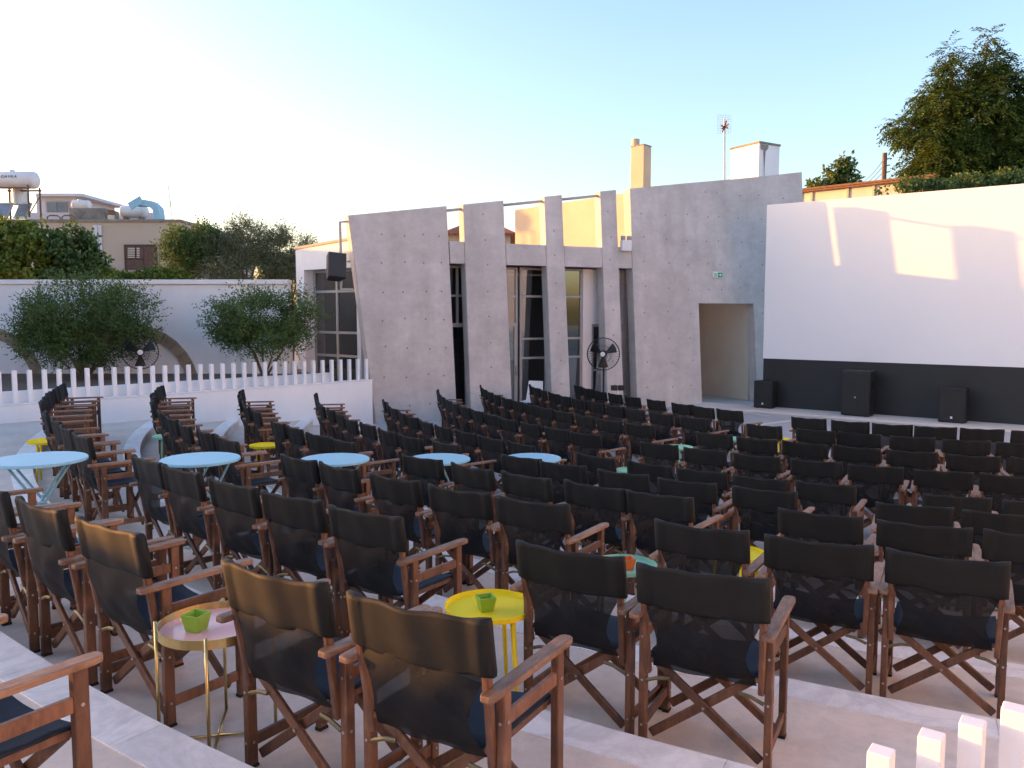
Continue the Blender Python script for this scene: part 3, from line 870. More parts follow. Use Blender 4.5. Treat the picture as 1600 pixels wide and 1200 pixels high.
for (xa, xb) in ((-25, 20), (21, 49)):
    p0 = at(xa, 340, HY + .2); p1 = at(xb - 9, 340, HY + .2); p2 = at(xb, 318, HY + 1.1); p3 = at(xa + 9, 318, HY + 1.1)
    n_ = (p1 - p0).cross(p3 - p0).normalized() * .06
    q = MB().hexa([p0 + n_ * -1, p1 - n_, p2 - n_, p3 - n_, p0, p1, p2, p3]).build('panel', M['solar'], sl); q.matrix_parent_inverse = sinv
    q = MB().bar(p0, p1, .06, .08).bar(p1, p2, .05, .09).bar(p3, p2, .06, .08).build('panel_frame', M['steel'], sl); q.matrix_parent_inverse = sinv
# blue duct
du = empty('roof_duct', at(248, 350, HY + 1)); tag(du, 'sky blue curved ventilation duct on the house roof', 'duct')
dinv = Matrix.Translation(-Vector(du.location))
pts = [(211, 316.5, 7), (224, 316.5, 8), (236, 319, 8.5), (243, 326, 8.5), (244.5, 336, 8.5), (244.5, 352, 8.5)]
mb = MB(); vs = []
for i, (x, y, hw) in enumerate(pts):
    x0, y0, _ = pts[max(0, i - 1)]; x1, y1, _ = pts[min(len(pts) - 1, i + 1)]
    L_ = math.hypot(x1 - x0, y1 - y0); nx, ny = -(y1 - y0) / L_, (x1 - x0) / L_
    hw *= .6
    pa = at(x + nx * hw, y + ny * hw, HY + 1); pb = at(x - nx * hw, y - ny * hw, HY + 1)
    vs += [pa, pb, pb + Vector((0, .5, 0)), pa + Vector((0, .5, 0))]
fs = []
for i in range(len(pts) - 1):
    for k in range(4):
        fs.append((i * 4 + k, i * 4 + (k + 1) % 4, i * 4 + 4 + (k + 1) % 4, i * 4 + 4 + k))
fs += [(0, 1, 2, 3), tuple((len(pts) - 1) * 4 + k for k in (3, 2, 1, 0))]
mb.add(vs, fs); me = mb.mesh('duct_body', M['duct'], bevel=.01); fix_normals(me); q = link('duct_body', me, du); q.matrix_parent_inverse = dinv
e_ = [at(x, y, HY + 1) for x, y in ((209, 312), (215, 322))]
q = MB().bar(e_[0], e_[1], .56, .05, (0, 1, 0)).build('duct_mouth', M['duct'], du); q.matrix_parent_inverse = dinv

def aerial(xb, yb, xt, yt, Y, label, grid=False):
    b = at(xb, yb, Y); t_ = at(xt, yt, Y)
    o = empty('tv_aerial', b); tag(o, label, 'aerial', 'roof aerials'); ii = Matrix.Translation(-b)
    def ap(mb, nm, m): q = mb.build(nm, m, o); q.matrix_parent_inverse = ii
    ap(MB().tube([b, t_], .03 if grid else .018, 6), 'mast', M['steel'])
    if grid:
        mb = MB()
        x0, x1, y0, y1 = xt - 11, xt + 10, yt - 6, yt + 22
        for k in range(6):
            x = x0 + (x1 - x0) * k / 5; mb.tube([at(x, y0, Y - .1), at(x, y1, Y - .1)], .005, 4)
        for k in range(9):
            y = y0 + (y1 - y0) * k / 8; mb.tube([at(x0, y, Y - .1), at(x1, y, Y - .1)], .005, 4)
        ap(mb, 'reflector', M['steel'])
        mb = MB()
        for k, (dx, dy) in enumerate(((-5, 10), (6, 8), (-4, 15), (5, 14), (-3, 20), (3, 3))):
            mb.bar(at(xt, yt + 12, Y), at(xt + dx, yt + dy, Y - .35), .035, .035)
        ap(mb, 'dipole', M['rust'])
    else:
        mb = MB()
        for k in range(5):
            y = yt + 30 + k * 2.2
            mb.tube([at(xt - 8 + k * 1.5, y + 6, Y), at(xt + 9 - k * 1.0, y, Y)], .012, 4)
        ap(mb, 'element', M['steel'])
aerial(270, 350, 262, 283, HY + .5, 'thin leaning roof aerial on the cream house')
aerial(1132, 285, 1132, 186, 26.5, 'tall aerial with a wire reflector left of the white roof block', True)

# ------------------------------------------------------------------ background at the right
ob = empty('old_house', at(1320, 310, 34)); tag(ob, 'old low house with a rusty sheet roof edge behind the screen', 'house')
oinv = Matrix.Translation(-Vector(ob.location))
def op(mb, nm, m): q = mb.build(nm, m, ob); q.matrix_parent_inverse = oinv
l = at(1225, 298, 34); r_ = at(1460, 300, 30)
dv = Vector((r_.x - l.x, r_.y - l.y, 0)); 
nn_ = Vector((-dv.y, dv.x, 0)).normalized()
zt = l.z
def ow(u0, u1, z0, z1, o0, o1):
    a = Vector((l.x, l.y, 0)) + dv * u0; b = Vector((l.x, l.y, 0)) + dv * u1
    return MB().hexa([a + nn_ * o0 + Vector((0, 0, z0)), b + nn_ * o0 + Vector((0, 0, z0)), b + nn_ * o1 + Vector((0, 0, z0)), a + nn_ * o1 + Vector((0, 0, z0)),
                      a + nn_ * o0 + Vector((0, 0, z1)), b + nn_ * o0 + Vector((0, 0, z1)), b + nn_ * o1 + Vector((0, 0, z1)), a + nn_ * o1 + Vector((0, 0, z1))])
op(ow(0, 1, 0, zt - .1, 0, 5), 'wall', M['render2'])
op(ow(-.02, 1.02, zt - .09, zt - .02, -.25, 5.2), 'roof_sheet', M['rust'])
op(ow(-.02, 1.02, zt - .16, zt - .092, -.20, -.12), 'gutter', M['rust'])
for u in (.12, .2, .45, .62, .8):
    op(ow(u, u + .015, 2, zt - .17, -.06, -.003), 'pilaster', M['render'])
# wooden utility pole and wires
b = at(1380, 310, 36); t_ = at(1380, 239, 36)
o = empty('utility_pole', (b.x, b.y, 0)); tag(o, 'weathered wooden utility pole behind the old house', 'pole')
MB().tube([(0, 0, 0), (0, 0, t_.z)], .13, 8, .10).build('shaft', M['bark'], o)
for k in range(3):
    MB().tube([(.10, 0, t_.z - .25 - k * .28), (.24, 0, t_.z - .22 - k * .28)], .03, 6).build('insulator', M['whiteplastic'], o)
    e = at(1340 - k * 4, 285 + k * 6, 60) - Vector((b.x, b.y, 0))
    pts = [Vector((0, 0, t_.z - .2 - k * .28)).lerp(e, u / 8) - Vector((0, 0, 1.2 * (u / 8) * (1 - u / 8))) for u in range(9)]
    MB().tube(pts, .012, 4).build('wire', M['ink'], o)
# tiled roof house seen through the fins
th = empty('tiled_house', at(750, 375, 46)); tag(th, 'far house with a red tiled roof seen between the fins', 'house')
tinv = Matrix.Translation(-Vector(th.location))
a = at(690, 366, 46); b = at(806, 366, 46); zr = at(745, 340, 48).z; ze = at(745, 366, 46).z
q = MB().box(a.x + .3, b.x - .3, 46.4, 52, 0, ze).build('wall', M['render'], th); q.matrix_parent_inverse = tinv
mb = MB(); mb.add([(a.x, 46, ze), (b.x, 46, ze), (b.x, 52.5, ze), (a.x, 52.5, ze), (a.x + 1.9, 49.2, zr), (b.x - 1.9, 49.2, zr)], [(0, 1, 5, 4), (1, 2, 5), (2, 3, 4, 5), (3, 0, 4), (3, 2, 1, 0)])
q = mb.build('roof', M['tile'], th); q.matrix_parent_inverse = tinv
for k in range(26):
    u = k / 25
    p0 = Vector((a.x + (b.x - a.x) * u, 45.98, ze + .02)); p1 = Vector((a.x + 1.9 + (b.x - a.x - 3.8) * u, 49.2, zr + .02))
    q2 = MB().tube([p0, p1], .07, 6).build('tile_course', M['tile'], th); q2.matrix_parent_inverse = tinv

# ------------------------------------------------------------------ foliage
def leaf(mb, p, d, up, L, W_):
    x = d.cross(up)
    if x.length < 1e-4: x = d.orthogonal()
    x.normalize()
    u = x.cross(d)
    m = p + d * L * .5
    b = len(mb.v)
    mb.v += [tuple(p), tuple(m + x * W_ + u * W_ * .3), tuple(p + d * L), tuple(m - x * W_ + u * W_ * .3)]
    mb.f.append((b, b + 1, b + 2, b + 3))

def rnd_dir():
    while True:
        v = Vector((random.uniform(-1, 1), random.uniform(-1, 1), random.uniform(-1, 1)))
        if .05 < v.length < 1: return v.normalized()

def crown(lobes, n, kind, L, W_, shell=.55, gap=1.1, thr=-.12, seed=0, spread=1.15):
    """sprays of leaves spread through the lobes, thinned by noise so that gaps stay open"""
    mb = MB(); tot = sum(r[0] * r[1] * r[2] for _, r in lobes)
    for c, r in lobes:
        k = int(n * r[0] * r[1] * r[2] / tot)
        c = Vector(c)
        for _ in range(k):
            d = rnd_dir(); rad = random.uniform(shell, 1.0) ** .6
            p = c + Vector((d.x * r[0], d.y * r[1], d.z * r[2])) * rad * random.uniform(.82, spread)
            if noise.noise(p * gap + Vector((seed, 0, 0))) < thr: continue
            if kind == 'pinnate':
                ax = (d + Vector((0, 0, -.55)) + rnd_dir() * .5).normalized()
                SL = L * random.uniform(2.6, 4.2)
                for j in range(6):
                    q = p + ax * SL * j / 6 + Vector((0, 0, -.3 * SL * (j / 6) ** 2))
                    side = ax.cross(Vector((0, 0, 1)))
                    if side.length < .05: side = Vector((1, 0, 0))
                    side.normalize()
                    for sg in (-1, 1):
                        leaf(mb, q, (side * sg + ax * .7 + Vector((0, 0, -.35)) + rnd_dir() * .25).normalized(), rnd_dir() * .4 + Vector((0, 0, 1)), L * random.uniform(.8, 1.2), W_)
            elif kind == 'twig':
                ax = (d + Vector((0, 0, .25)) + rnd_dir() * .6).normalized(); SL = L * random.uniform(3, 5)
                for j in range(6):
                    leaf(mb, p + ax * SL * j / 6, (ax * .6 + rnd_dir()).normalized(), rnd_dir(), L * random.uniform(.7, 1.2), W_)
            else:
                for j in range(3):
                    leaf(mb, p + rnd_dir() * L * .8, (d * .5 + Vector((0, 0, -.5)) + rnd_dir()).normalized(), d + rnd_dir() * .5, L * random.uniform(.7, 1.3), W_)
    return mb

def tree(name, label, cat, base, lobes, n, kind, L, W_, lm, tr=.12, group=None, stems=1, **kw):
    o = empty(name, base); tag(o, label, cat, group)
    ii = Matrix.Translation(-Vector(base))
    q = crown(lobes, n, kind, L, W_, **kw).build('crown', lm, o); q.matrix_parent_inverse = ii; q['kind'] = 'stuff'
    tb = MB(); base = Vector(base)
    top = sum((Vector(c) for c, _ in lobes), Vector()) / len(lobes)
    fork = base.lerp(Vector((top.x, top.y, min(Vector(c).z - r[2] for c, r in lobes))), .85) if stems == 1 else base
    if stems == 1: tb.tube([base, base.lerp(fork, .5) + Vector((.05, 0, 0)), fork], tr, 8, tr * .75)
    for c, r in lobes:
        c = Vector(c)
        tb.tube([fork, fork.lerp(c, .5) + rnd_dir() * .12, fork.lerp(c, .8), c], tr * .5 if stems == 1 else tr, 6, tr * .06)
        for _ in range(4):
            d = rnd_dir()
            tb.tube([c - Vector((0, 0, r[2] * .3)), c + Vector((d.x * r[0], d.y * r[1], d.z * r[2])) * .5], min(tr, .12) * .2, 5, .004)
    q = tb.build('trunk', M['bark'], o, smooth=True); q.matrix_parent_inverse = ii
    return o

def lob(x, y, rx, ry, Y, dr=None):       # lobe seen at (x,y), radii in picture units
    p = at(x, y, Y); k = Y / FPX
    return (tuple(p), (rx * k, (dr or rx) * k, ry * k))
# garden shrubs in front of the white wall
Y = 18.0
b = at(132, 560, Y); 
tree('garden_shrub', 'bigger round green shrub in front of the white wall at left', 'shrub', (b.x, b.y, 1.1),
     [lob(70, 505, 44, 40, Y), lob(130, 490, 70, 48, Y), lob(195, 495, 44, 44, Y), lob(125, 538, 70, 32, Y), lob(60, 530, 34, 28, Y), lob(205, 525, 30, 26, Y)], 8200, 'twig', .075, .014, M['leafA'], .03, 'garden shrubs', stems=2, shell=.15, gap=2.6, thr=-.12, spread=1.28)
b = at(412, 555, Y)
tree('garden_shrub', 'smaller green shrub beside the white wing window', 'shrub', (b.x, b.y, 1.1),
     [lob(360, 500, 40, 30, Y), lob(410, 495, 52, 36, Y), lob(458, 492, 36, 32, Y), lob(420, 528, 58, 24, Y), lob(372, 522, 30, 20, Y)], 5400, 'twig', .075, .014, M['leafA'], .03, 'garden shrubs', stems=2, shell=.15, gap=2.6, thr=-.10, seed=4, spread=1.28)
# vines and trees behind the wall
Y = 25.0
b = at(45, 440, Y)
tree('vine_tree', 'leafy vine covered tree rising over the wall at the left edge', 'tree', (b.x, b.y, 0),
     [lob(-30, 390, 60, 44, Y), lob(20, 375, 50, 30, Y), lob(60, 385, 36, 36, Y), lob(20, 420, 75, 30, Y), lob(80, 410, 30, 34, Y)], 8500, 'broad', .15, .052, M['leafB'], .10, shell=.3, gap=1.9, thr=.0, spread=1.3)
b = at(125, 440, Y)
tree('vine_tree', 'darker round leafy tree left of the brown shutters', 'tree', (b.x, b.y, 0),
     [lob(112, 370, 22, 18, Y), lob(120, 400, 38, 34, Y), lob(140, 415, 24, 26, Y), lob(112, 430, 45, 18, Y)], 4200, 'broad', .14, .048, M['leafA'], .09, shell=.3, gap=1.9, thr=.0, seed=2, spread=1.3)
tree('hedge', 'low green hedge top just above the white wall coping', 'hedge', (at(225, 440, Y).x, Y, 0),
     [lob(190, 436, 50, 9, Y, 20), lob(250, 432, 45, 11, Y, 20), lob(165, 430, 20, 10, Y, 15)], 1900, 'broad', .11, .04, M['leafB'], .05, shell=.2, thr=-.35)
Y = 26.0
b = at(300, 440, Y)
tree('olive_tree', 'dark leafy tree at the right end of the cream house', 'tree', (b.x, b.y, 0),
     [lob(290, 390, 34, 30, Y), lob(318, 385, 26, 30, Y), lob(285, 422, 34, 20, Y)], 4600, 'twig', .085, .019, M['leafA'], .08, shell=.25, gap=1.6, thr=-.14, seed=9)
b = at(375, 440, Y)
tree('olive_tree', 'tallest grey green olive tree with a pointed top above the wall', 'tree', (b.x, b.y, 0),
     [lob(375, 352, 17, 24, Y), lob(385, 385, 34, 32, Y), lob(350, 400, 32, 32, Y), lob(380, 422, 60, 24, Y), lob(405, 372, 16, 20, Y)], 7000, 'twig', .075, .013, M['leafC'], .09, shell=.2, gap=1.7, thr=-.15, seed=5, spread=1.25)
b = at(450, 440, Y)
tree('olive_tree', 'round grey green olive tree touching the white wing', 'tree', (b.x, b.y, 0),
     [lob(455, 372, 22, 24, Y), lob(435, 395, 30, 28, Y), lob(450, 418, 40, 26, Y), lob(478, 400, 18, 28, Y)], 5600, 'twig', .075, .013, M['leafC'], .08, shell=.2, gap=1.7, thr=-.15, seed=6)
# big tree at the right
Y = 31.0
b = at(1530, 300, Y)
tree('ash_tree', 'tall broad tree with drooping leaf sprays behind the screen', 'tree', (b.x, b.y, 0),
     [lob(1542, 66, 13, 24, Y), lob(1545, 102, 27, 26, Y), lob(1484, 88, 13, 24, Y), lob(1488, 120, 27, 28, Y), lob(1470, 160, 38, 28, Y), lob(1555, 145, 46, 36, Y),
      lob(1422, 196, 32, 16, Y), lob(1450, 215, 44, 26, Y), lob(1520, 190, 62, 44, Y), lob(1595, 165, 40, 52, Y), lob(1480, 250, 52, 30, Y), lob(1560, 245, 72, 46, Y), lob(1445, 268, 34, 22, Y), lob(1625, 240, 50, 60, Y)],
     12500, 'pinnate', .145, .032, M['leafD'], .26, shell=.2, gap=1.1, thr=-.20, seed=1, spread=1.2)
b = at(1305, 310, 40)
tree('young_tree', 'small sparse tree beyond the rusty roof left of the pole', 'tree', (b.x, b.y, 0),
     [lob(1292, 275, 9, 16, 40), lob(1318, 265, 12, 20, 40), lob(1328, 255, 7, 10, 40), lob(1308, 288, 22, 12, 40), lob(1275, 290, 14, 8, 40), lob(1336, 282, 8, 14, 40)], 750, 'broad', .20, .065, M['leafD'], .08, shell=.2, thr=-.1)
b = at(1430, 300, 29)
tree('hedge', 'dark hedge spilling over the wall under the tall tree', 'hedge', (b.x, b.y, 0),
     [lob(1425, 288, 26, 12, 29), lob(1470, 288, 34, 14, 29), lob(1520, 286, 44, 14, 29), lob(1585, 282, 44, 18, 29), lob(1372, 296, 14, 6, 29)], 2600, 'broad', .13, .045, M['leafA'], .06, shell=.2, thr=-.25)

# ------------------------------------------------------------------ director's chairs
def arm_outline(sx):
    pts = [(-.026, -.275), (-.018, -.292), (.018, -.292), (.026, -.275), (.027, -.10), (.029, .235), (.024, .262), (.010, .272), (-.012, .272), (-.024, .262), (-.029, .235), (-.027, -.10)]
    return [(x + sx * .285, y) for x, y in pts]
CH = {}
for sx in (-1, 1):
    CH['arm', sx] = MB().prism(arm_outline(sx), .632, .656).mesh('armrest', M['arm'], bevel=.005, seg=2)
    for sy, y in ((-1, -.165), (1, .205)):
        CH['leg', sx, sy] = MB().box(sx * .276 - .016, sx * .276 + .016, y - .023, y + .023, .012, .632).mesh('leg', M['wood'], bevel=.004)
    CH['post', sx] = MB().bar((sx * .246, -.183, .36), (sx * .261, -.262, .872), .026, .032, (0, 1, 0)).mesh('back_post', M['wood'], bevel=.005)
    CH['urail', sx] = MB().box(sx * .276 - .010, sx * .276 + .010, -.143, .183, .50, .548).mesh('side_rail', M['wood'], bevel=.003)
    CH['lrail', sx] = MB().box(sx * .276 - .010, sx * .276 + .010, -.143, .183, .085, .13).mesh('side_rail', M['wood'], bevel=.003)
    CH['srail', sx] = MB().box(sx * .236 - .014, sx * .236 + .014, -.20, .225, .412, .437).mesh('seat_rail', M['wood'], bevel=.004)
    for j, y in enumerate((-.150, .168)):
        yy = y + sx * .0125
        CH['brace', sx, j] = MB().bar((sx * -.247, yy, .055), (sx * .236, yy, .425), .021, .040, (0, 1, 0) if False else (0, 0, 1)).mesh('cross_brace', M['wood'], bevel=.004)
    CH['bracket', sx] = MB().tube([(sx * .150, -.178, .345), (sx * .20, -.180, .340), (sx * .258, -.180, .318)], .009, 6).mesh('bracket', M['brassold'])
    for sy, y in ((-1, -.165), (1, .205)):
        CH['foot', sx, sy] = MB().box(sx * .276 - .017, sx * .276 + .017, y - .024, y + .024, 0, .0125).mesh('foot', M['rubber'])
bo = MB()
for sx in (-1, 1):
    for (y, z) in ((-.165, .52), (-.165, .108), (-.165, .318), (.205, .52), (.205, .108)):
        bo.tube([(sx * .292, y, z), (sx * .2945, y, z)], .006, 6)
        bo.tube([(sx * .2595, y, z), (sx * .257, y, z)], .006, 6)
    for z in (.318, .52, .108): bo.tube([(sx * .276, -.1885, z), (sx * .276, -.1905, z)], .006, 6)
bo.tube([(0, -.176, .24), (0, -.180, .24)], .007, 6)
CH['bolts'] = bo.mesh('bolts', M['steel'])

NV = 6
for v in range(NV):
    random.seed(100 + v)
    sag = random.uniform(.012, .034); tops = random.uniform(.004, .016); skew = random.uniform(-.008, .008); wr = [random.uniform(0, 6.3) for _ in range(6)]
    amp = random.uniform(.002, .005)
    def yb(x, z):
        u = x / .27
        return -.262 + .164 * (.872 - z) - sag * (1 - u * u) + amp * math.sin(9 * u + wr[0] + 7 * z) * (1 - u * u) + .004 * math.sin(40 * z + 5 * u + wr[1]) * (1 - u * u)
    n = 26
    mb = MB(); loops = []
    for i in range(n + 1):
        u = -1 + 2 * i / n; x = u * .284
        ed = min(1, max(0, (abs(u) - .74) / .10))
        th = .008 + .0155 * ed * ed * (3 - 2 * ed)
        if abs(u) > .99: th = .014
        zt = .884 - tops * (1 - u * u) + skew * u + .003 * math.sin(8 * u + wr[2]); zb = .690 - .006 * (1 - u * u) + .004 * math.sin(7 * u + wr[3])
        zs = [zb, zb + .012, (zb * .66 + zt * .34), (zb * .33 + zt * .67), zt - .016, zt]
        back = [(x, yb(x, z) - th * (.7 if k in (0, 5) else 1), z) for k, z in enumerate(zs)]
        front = [(x, yb(x, z) + th * (.7 if k in (0, 5) else 1), z) for k, z in reversed(list(enumerate(zs)))]
        loops.append(back + front)
    m_ = len(loops[0])
    vs = [p for l in loops for p in l]; fs = []
    for i in range(n):
        for k in range(m_):
            a = i * m_ + k; b = i * m_ + (k + 1) % m_
            fs.append((a, b, b + m_, a + m_))
    fs += [tuple(range(m_)), tuple(reversed(range(n * m_, n * m_ + m_)))]
    mb.add(vs, fs); me = mb.mesh('backrest', M['fabric'], smooth=True); fix_normals(me)
    CH['band', v] = me
    def panel(u, q):
        z = .698 - (.698 - .392) * q
        wdt = .252 - .062 * math.sin(min(1, q / .62) * math.pi / 2) ** 1.3 if q < .62 else .190 + .038 * ((q - .62) / .38) ** .8
        x = (u * 2 - 1) * wdt
        uu = u * 2 - 1
        y = -.236 - (sag * .8) * (1 - uu * uu) * (1 - q * .5) - .022 * math.sin(q * math.pi) + .055 * q * q
        y += amp * 1.2 * math.sin(6 * uu + 5 * q + wr[4]) + .003 * math.sin(13 * q - 7 * uu + wr[5])
        return (x, y, z)
    CH['panel', v] = MB().grid(panel, 12, 14).mesh('back_panel', M['mesh'], smooth=True)
    def seat(u, q):
        uu = u * 2 - 1
        return (uu * .247, -.195 + .41 * q, .446 - .030 * (1 - uu * uu) + .003 * math.sin(5 * q * 3 + 4 * uu + wr[1]))
    sb = MB().grid(seat, 12, 6)
    nn = len(sb.v)
    sb.v += [(x, y, z - .010) for x, y, z in sb.v]
    sb.f += [tuple(i + nn for i in reversed(f)) for f in sb.f[:12 * 6]]
    W1_ = 13
    for i in range(12):
        sb.f.append((i + 1, i, i + nn, i + 1 + nn)); t0 = 6 * W1_ + i; sb.f.append((t0, t0 + 1, t0 + 1 + nn, t0 + nn))
    for j in range(6):
        sb.f.append((j * W1_, (j + 1) * W1_, (j + 1) * W1_ + nn, j * W1_ + nn)); t0 = j * W1_ + 12; sb.f.append((t0 + W1_, t0, t0 + nn, t0 + W1_ + nn))
    CH['seat', v] = sb.mesh('seat', M['navy'], smooth=True)

ORD = ['first', 'second', 'third', 'fourth', 'fifth', 'sixth', 'seventh', 'eighth', 'ninth', 'tenth', 'eleventh', 'twelfth', 'thirteenth', 'fourteenth', 'fifteenth']
rc = random.Random(42)
def chair(x, y, z, yaw, label, row, fine):
    o = empty('director_chair', (x, y, z), yaw)
    tag(o, label, 'chair', 'black director chairs in row %d' % row)
    v = rc.randrange(NV)
    link('seat', CH['seat', v], o)
    bk = link('backrest', CH['band', v], o)
    link('back_panel', CH['panel', v], bk)
    for sx in (-1, 1):
        link('armrest', CH['arm', sx], o)
        for sy in (-1, 1):
            lg = link('leg', CH['leg', sx, sy], o)
            if fine: link('foot', CH['foot', sx, sy], lg)
        link('back_post', CH['post', sx], o)
        link('side_rail', CH['urail', sx], o); link('side_rail', CH['lrail', sx], o)
        link('seat_rail', CH['srail', sx], o)
        for j in (0, 1): link('cross_brace', CH['brace', sx, j], o)
        if fine:
            link('bracket', CH['bracket', sx], o)
    if fine: link('bolts', CH['bolts'], o)['kind'] = 'stuff'
    return o

BUMP = {1: (1.3, 102), 2: (.87, 98.6), 3: (.69, 97), 4: (.27, 91)}
def rad(k, th):
    r = row_R(k)
    if k in BUMP and th > 62:
        a, f = BUMP[k]; r += a * ((th - 62) / (f - 62)) ** 1.6
    return r
# seat angles seen from the middle of the screen: right of the blue-table aisle, then left of it
RIGHT = {1: [41.13, 35.85, 30.68, 25.58, 20.32, 15.1], 2: [42.26, 36.95, 32.47, 27.9, 23.4, 18.9], 3: [43.27, 39.2, 35.43, 31.62, 27.67, 23.52, 19.5],
         4: [43.62, 40.12, 36.48, 32.84, 29.46, 25.69, 22.1], 5: [43.76, 40.3, 37.14, 33.94, 30.96, 25.49, 22.3], 6: [43.81, 41.32, 38.23, 35.16, 32.18, 27.14, 24.3],
         7: [44.16, 41.44, 38.8, 36.24, 33.85, 29.18, 26.73, 24.2], 8: [44.49, 42.37, 39.82, 37.53, 35.25, 30.88, 28.6, 26.33], 9: [44.45, 42.53, 40.25, 38.17, 36.01, 31.67, 29.6],
         10: [43.1, 41.05, 39.04, 36.94, 33.33, 31.40]}
LEFT = {1: [53.57, 58.73, 63.44, 69.77, 75.53], 2: [51.33, 56.4, 60.92], 3: [51.11, 55.4, 59.3, 63.19, 66.9, 70.5], 4: [50.45, 53.83, 57.24, 60.74, 63.93],
        5: [49.87, 52.87, 56.1, 59.26, 62.3], 6: [49.39, 52.5, 55.34, 58.26, 61.05], 7: [49.81, 52.31, 54.8, 57.3, None, 62.6], 8: [49.75, 52.11, 54.6, 57.01, 59.4, None, 64.0], 9: [49.97, 52.2, 54.5, 56.8, None, 61.3]}
FAR = {9: 71.2, 8: 73.8, 7: 76, 6: 78.8, 5: 80.2, 4: 89.5, 3: 95.2, 2: 96.4, 1: 99.5}
nchair = 0
def put(k, th, label):
    global nchair
    r = rad(k, th)
    d = .5
    pa, pb = polar(rad(k, th - d), th - d), polar(rad(k, th + d), th + d)
    tx = (pb - pa).normalized()                   # points along the row to the left
    fw = Vector((-tx.y, tx.x, 0))
    if fw.dot(Vector((CX, CY, 0)) - polar(r, th)) < 0: fw = -fw
    p = polar(r, th) + fw * .265
    yaw = math.atan2(fw.y, fw.x) - math.pi / 2 + rc.gauss(0, R(2.2))
    chair(p.x + rc.gauss(0, .012), p.y + rc.gauss(0, .012), row_z(k) + (.0 if k > 5 else .0), yaw, label, k, k >= 7)
    nchair += 1
def rowname(k): return ORD[k - 1] + ' row from the screen'
for k in range(1, 11):
    for i, th in enumerate(RIGHT[k]):
        put(k, th, 'black canvas director chair, %s right of the table aisle, %s' % (ORD[i], rowname(k)))
    if k in LEFT:
        i = 0; th = 0
        lst = list(LEFT[k])
        for t in lst:
            if t is None: continue
            th = t
            put(k, th, 'black canvas director chair, %s left of the table aisle, %s' % (ORD[i], rowname(k))); i += 1
        while True:
            th += math.degrees(.655 / rad(k, th)) * (1 if k > 4 else .97)
            if th > FAR[k] + .3: break
            put(k, th, 'black canvas director chair, %s left of the table aisle, %s' % (ORD[i], rowname(k))); i += 1
chair(-1.62, 2.33, row_z(11), R(-33.5), 'black director chair cut by the lower left corner, behind the marble edge', 11, True)

# ------------------------------------------------------------------ tables
def bistro(r, th, z, dia, label, rz):
    p = polar(r, th)
    o = empty('bistro_table', (p.x, p.y, z), rz); tag(o, label, 'table', 'light blue folding bistro tables in the aisle')
    h = .715; rr = dia / 2
    MB().lathe([(rr - .012, -.022), (rr, -.018), (rr, -.002), (rr - .006, .003), (rr - .03, .002)], 48, 0, 0, h).build('tabletop', M['blue'], o, smooth=False)
    for s in (-1, 1):
        y = .16 * s
        l1 = MB().tube([(-.20, y, h - .03), (.23, y * 1.15, .01)], .010, 8).build('leg', M['bluedk'], o, smooth=True)
        l2 = MB().tube([(.20, y * .85, h - .03), (-.23, y, .01)], .010, 8).build('leg', M['bluedk'], o, smooth=True)
    for x in (-.23, .23):
        MB().tube([(x, -.184, .012), (x, .184, .012)], .010, 8).build('foot_bar', M['bluedk'], o)
    for x in (-.2, .2):
        MB().tube([(x, -.16, h - .03), (x, .16, h - .03)], .009, 8).build('top_bar', M['bluedk'], o)
    MB().tube([(0, -.16, .40), (0, .16, .40)], .007, 8).build('pivot_rod', M['bluedk'], o)
for (r, th, k, lab, rz) in ((17.55, 46.7, 10, 'leftmost light blue round folding table, cut by the left edge', .5), (16.32, 46.7, 9, 'second light blue round table from the left in the aisle', .9),
                            (15.05, 46.4, 8, 'middle one of the five light blue round aisle tables', .7), (13.79, 46.3, 7, 'fourth light blue round table from the left, half behind a chair', 1.1),
                            (12.44, 46.0, 6, 'rightmost and smallest looking light blue round aisle table', .6)):
    bistro(r, th, row_z(k), .66, lab, rz)

def tray_table(pos, z, m, name, label, h=.49, dia=.42, rz=0):
    o = empty('tray_table', (pos.x, pos.y, z), rz); tag(o, label, 'table', 'small round metal side tables')
    r = dia / 2
    MB().lathe([(r - .02, 0), (r - .004, .004), (r, .030), (r - .004, .031), (r - .010, .008), (.02, .008)], 40, 0, 0, h - .025).build('tray', m, o, smooth=False)
    for k in range(3):
        a = 2 * math.pi * k / 3 + .4
        MB().tube([(r * .80 * math.cos(a), r * .80 * math.sin(a), h - .022), (r * .98 * math.cos(a), r * .98 * math.sin(a), 0)], .014, 8, .009).build('leg', m, o, smooth=True)
    return o
def brass_table(pos, z, label, h=.50, dia=.415, rz=0):
    o = empty('tray_table', (pos.x, pos.y, z), rz); tag(o, label, 'table', 'small round metal side tables')
    r = dia / 2
    MB().lathe([(.01, 0), (r - .007, 0), (r - .007, .004), (.01, .006)], 48, 0, 0, h - .030).build('tray', M['pink'], o)
    MB().lathe([(r - .006, -.018), (r, -.018), (r, .022), (r - .004, .022), (r - .006, -.018)], 48, 0, 0, h - .020, False).build('rim', M['brass'], o)
    for k in range(4):
        a = math.pi / 2 * k + .2
        x, y = (r + .007) * math.cos(a), (r + .007) * math.sin(a)
        MB().tube([(x, y, h + .012), (x, y, .01)], .0075, 8).build('leg', M['brass'], o, smooth=True)
        MB().tube([(x, y, .012), (0, 0, .012 + (k % 2) * .0)], .007, 8).build('base_bar', M['brass'], o, smooth=True)
    return o
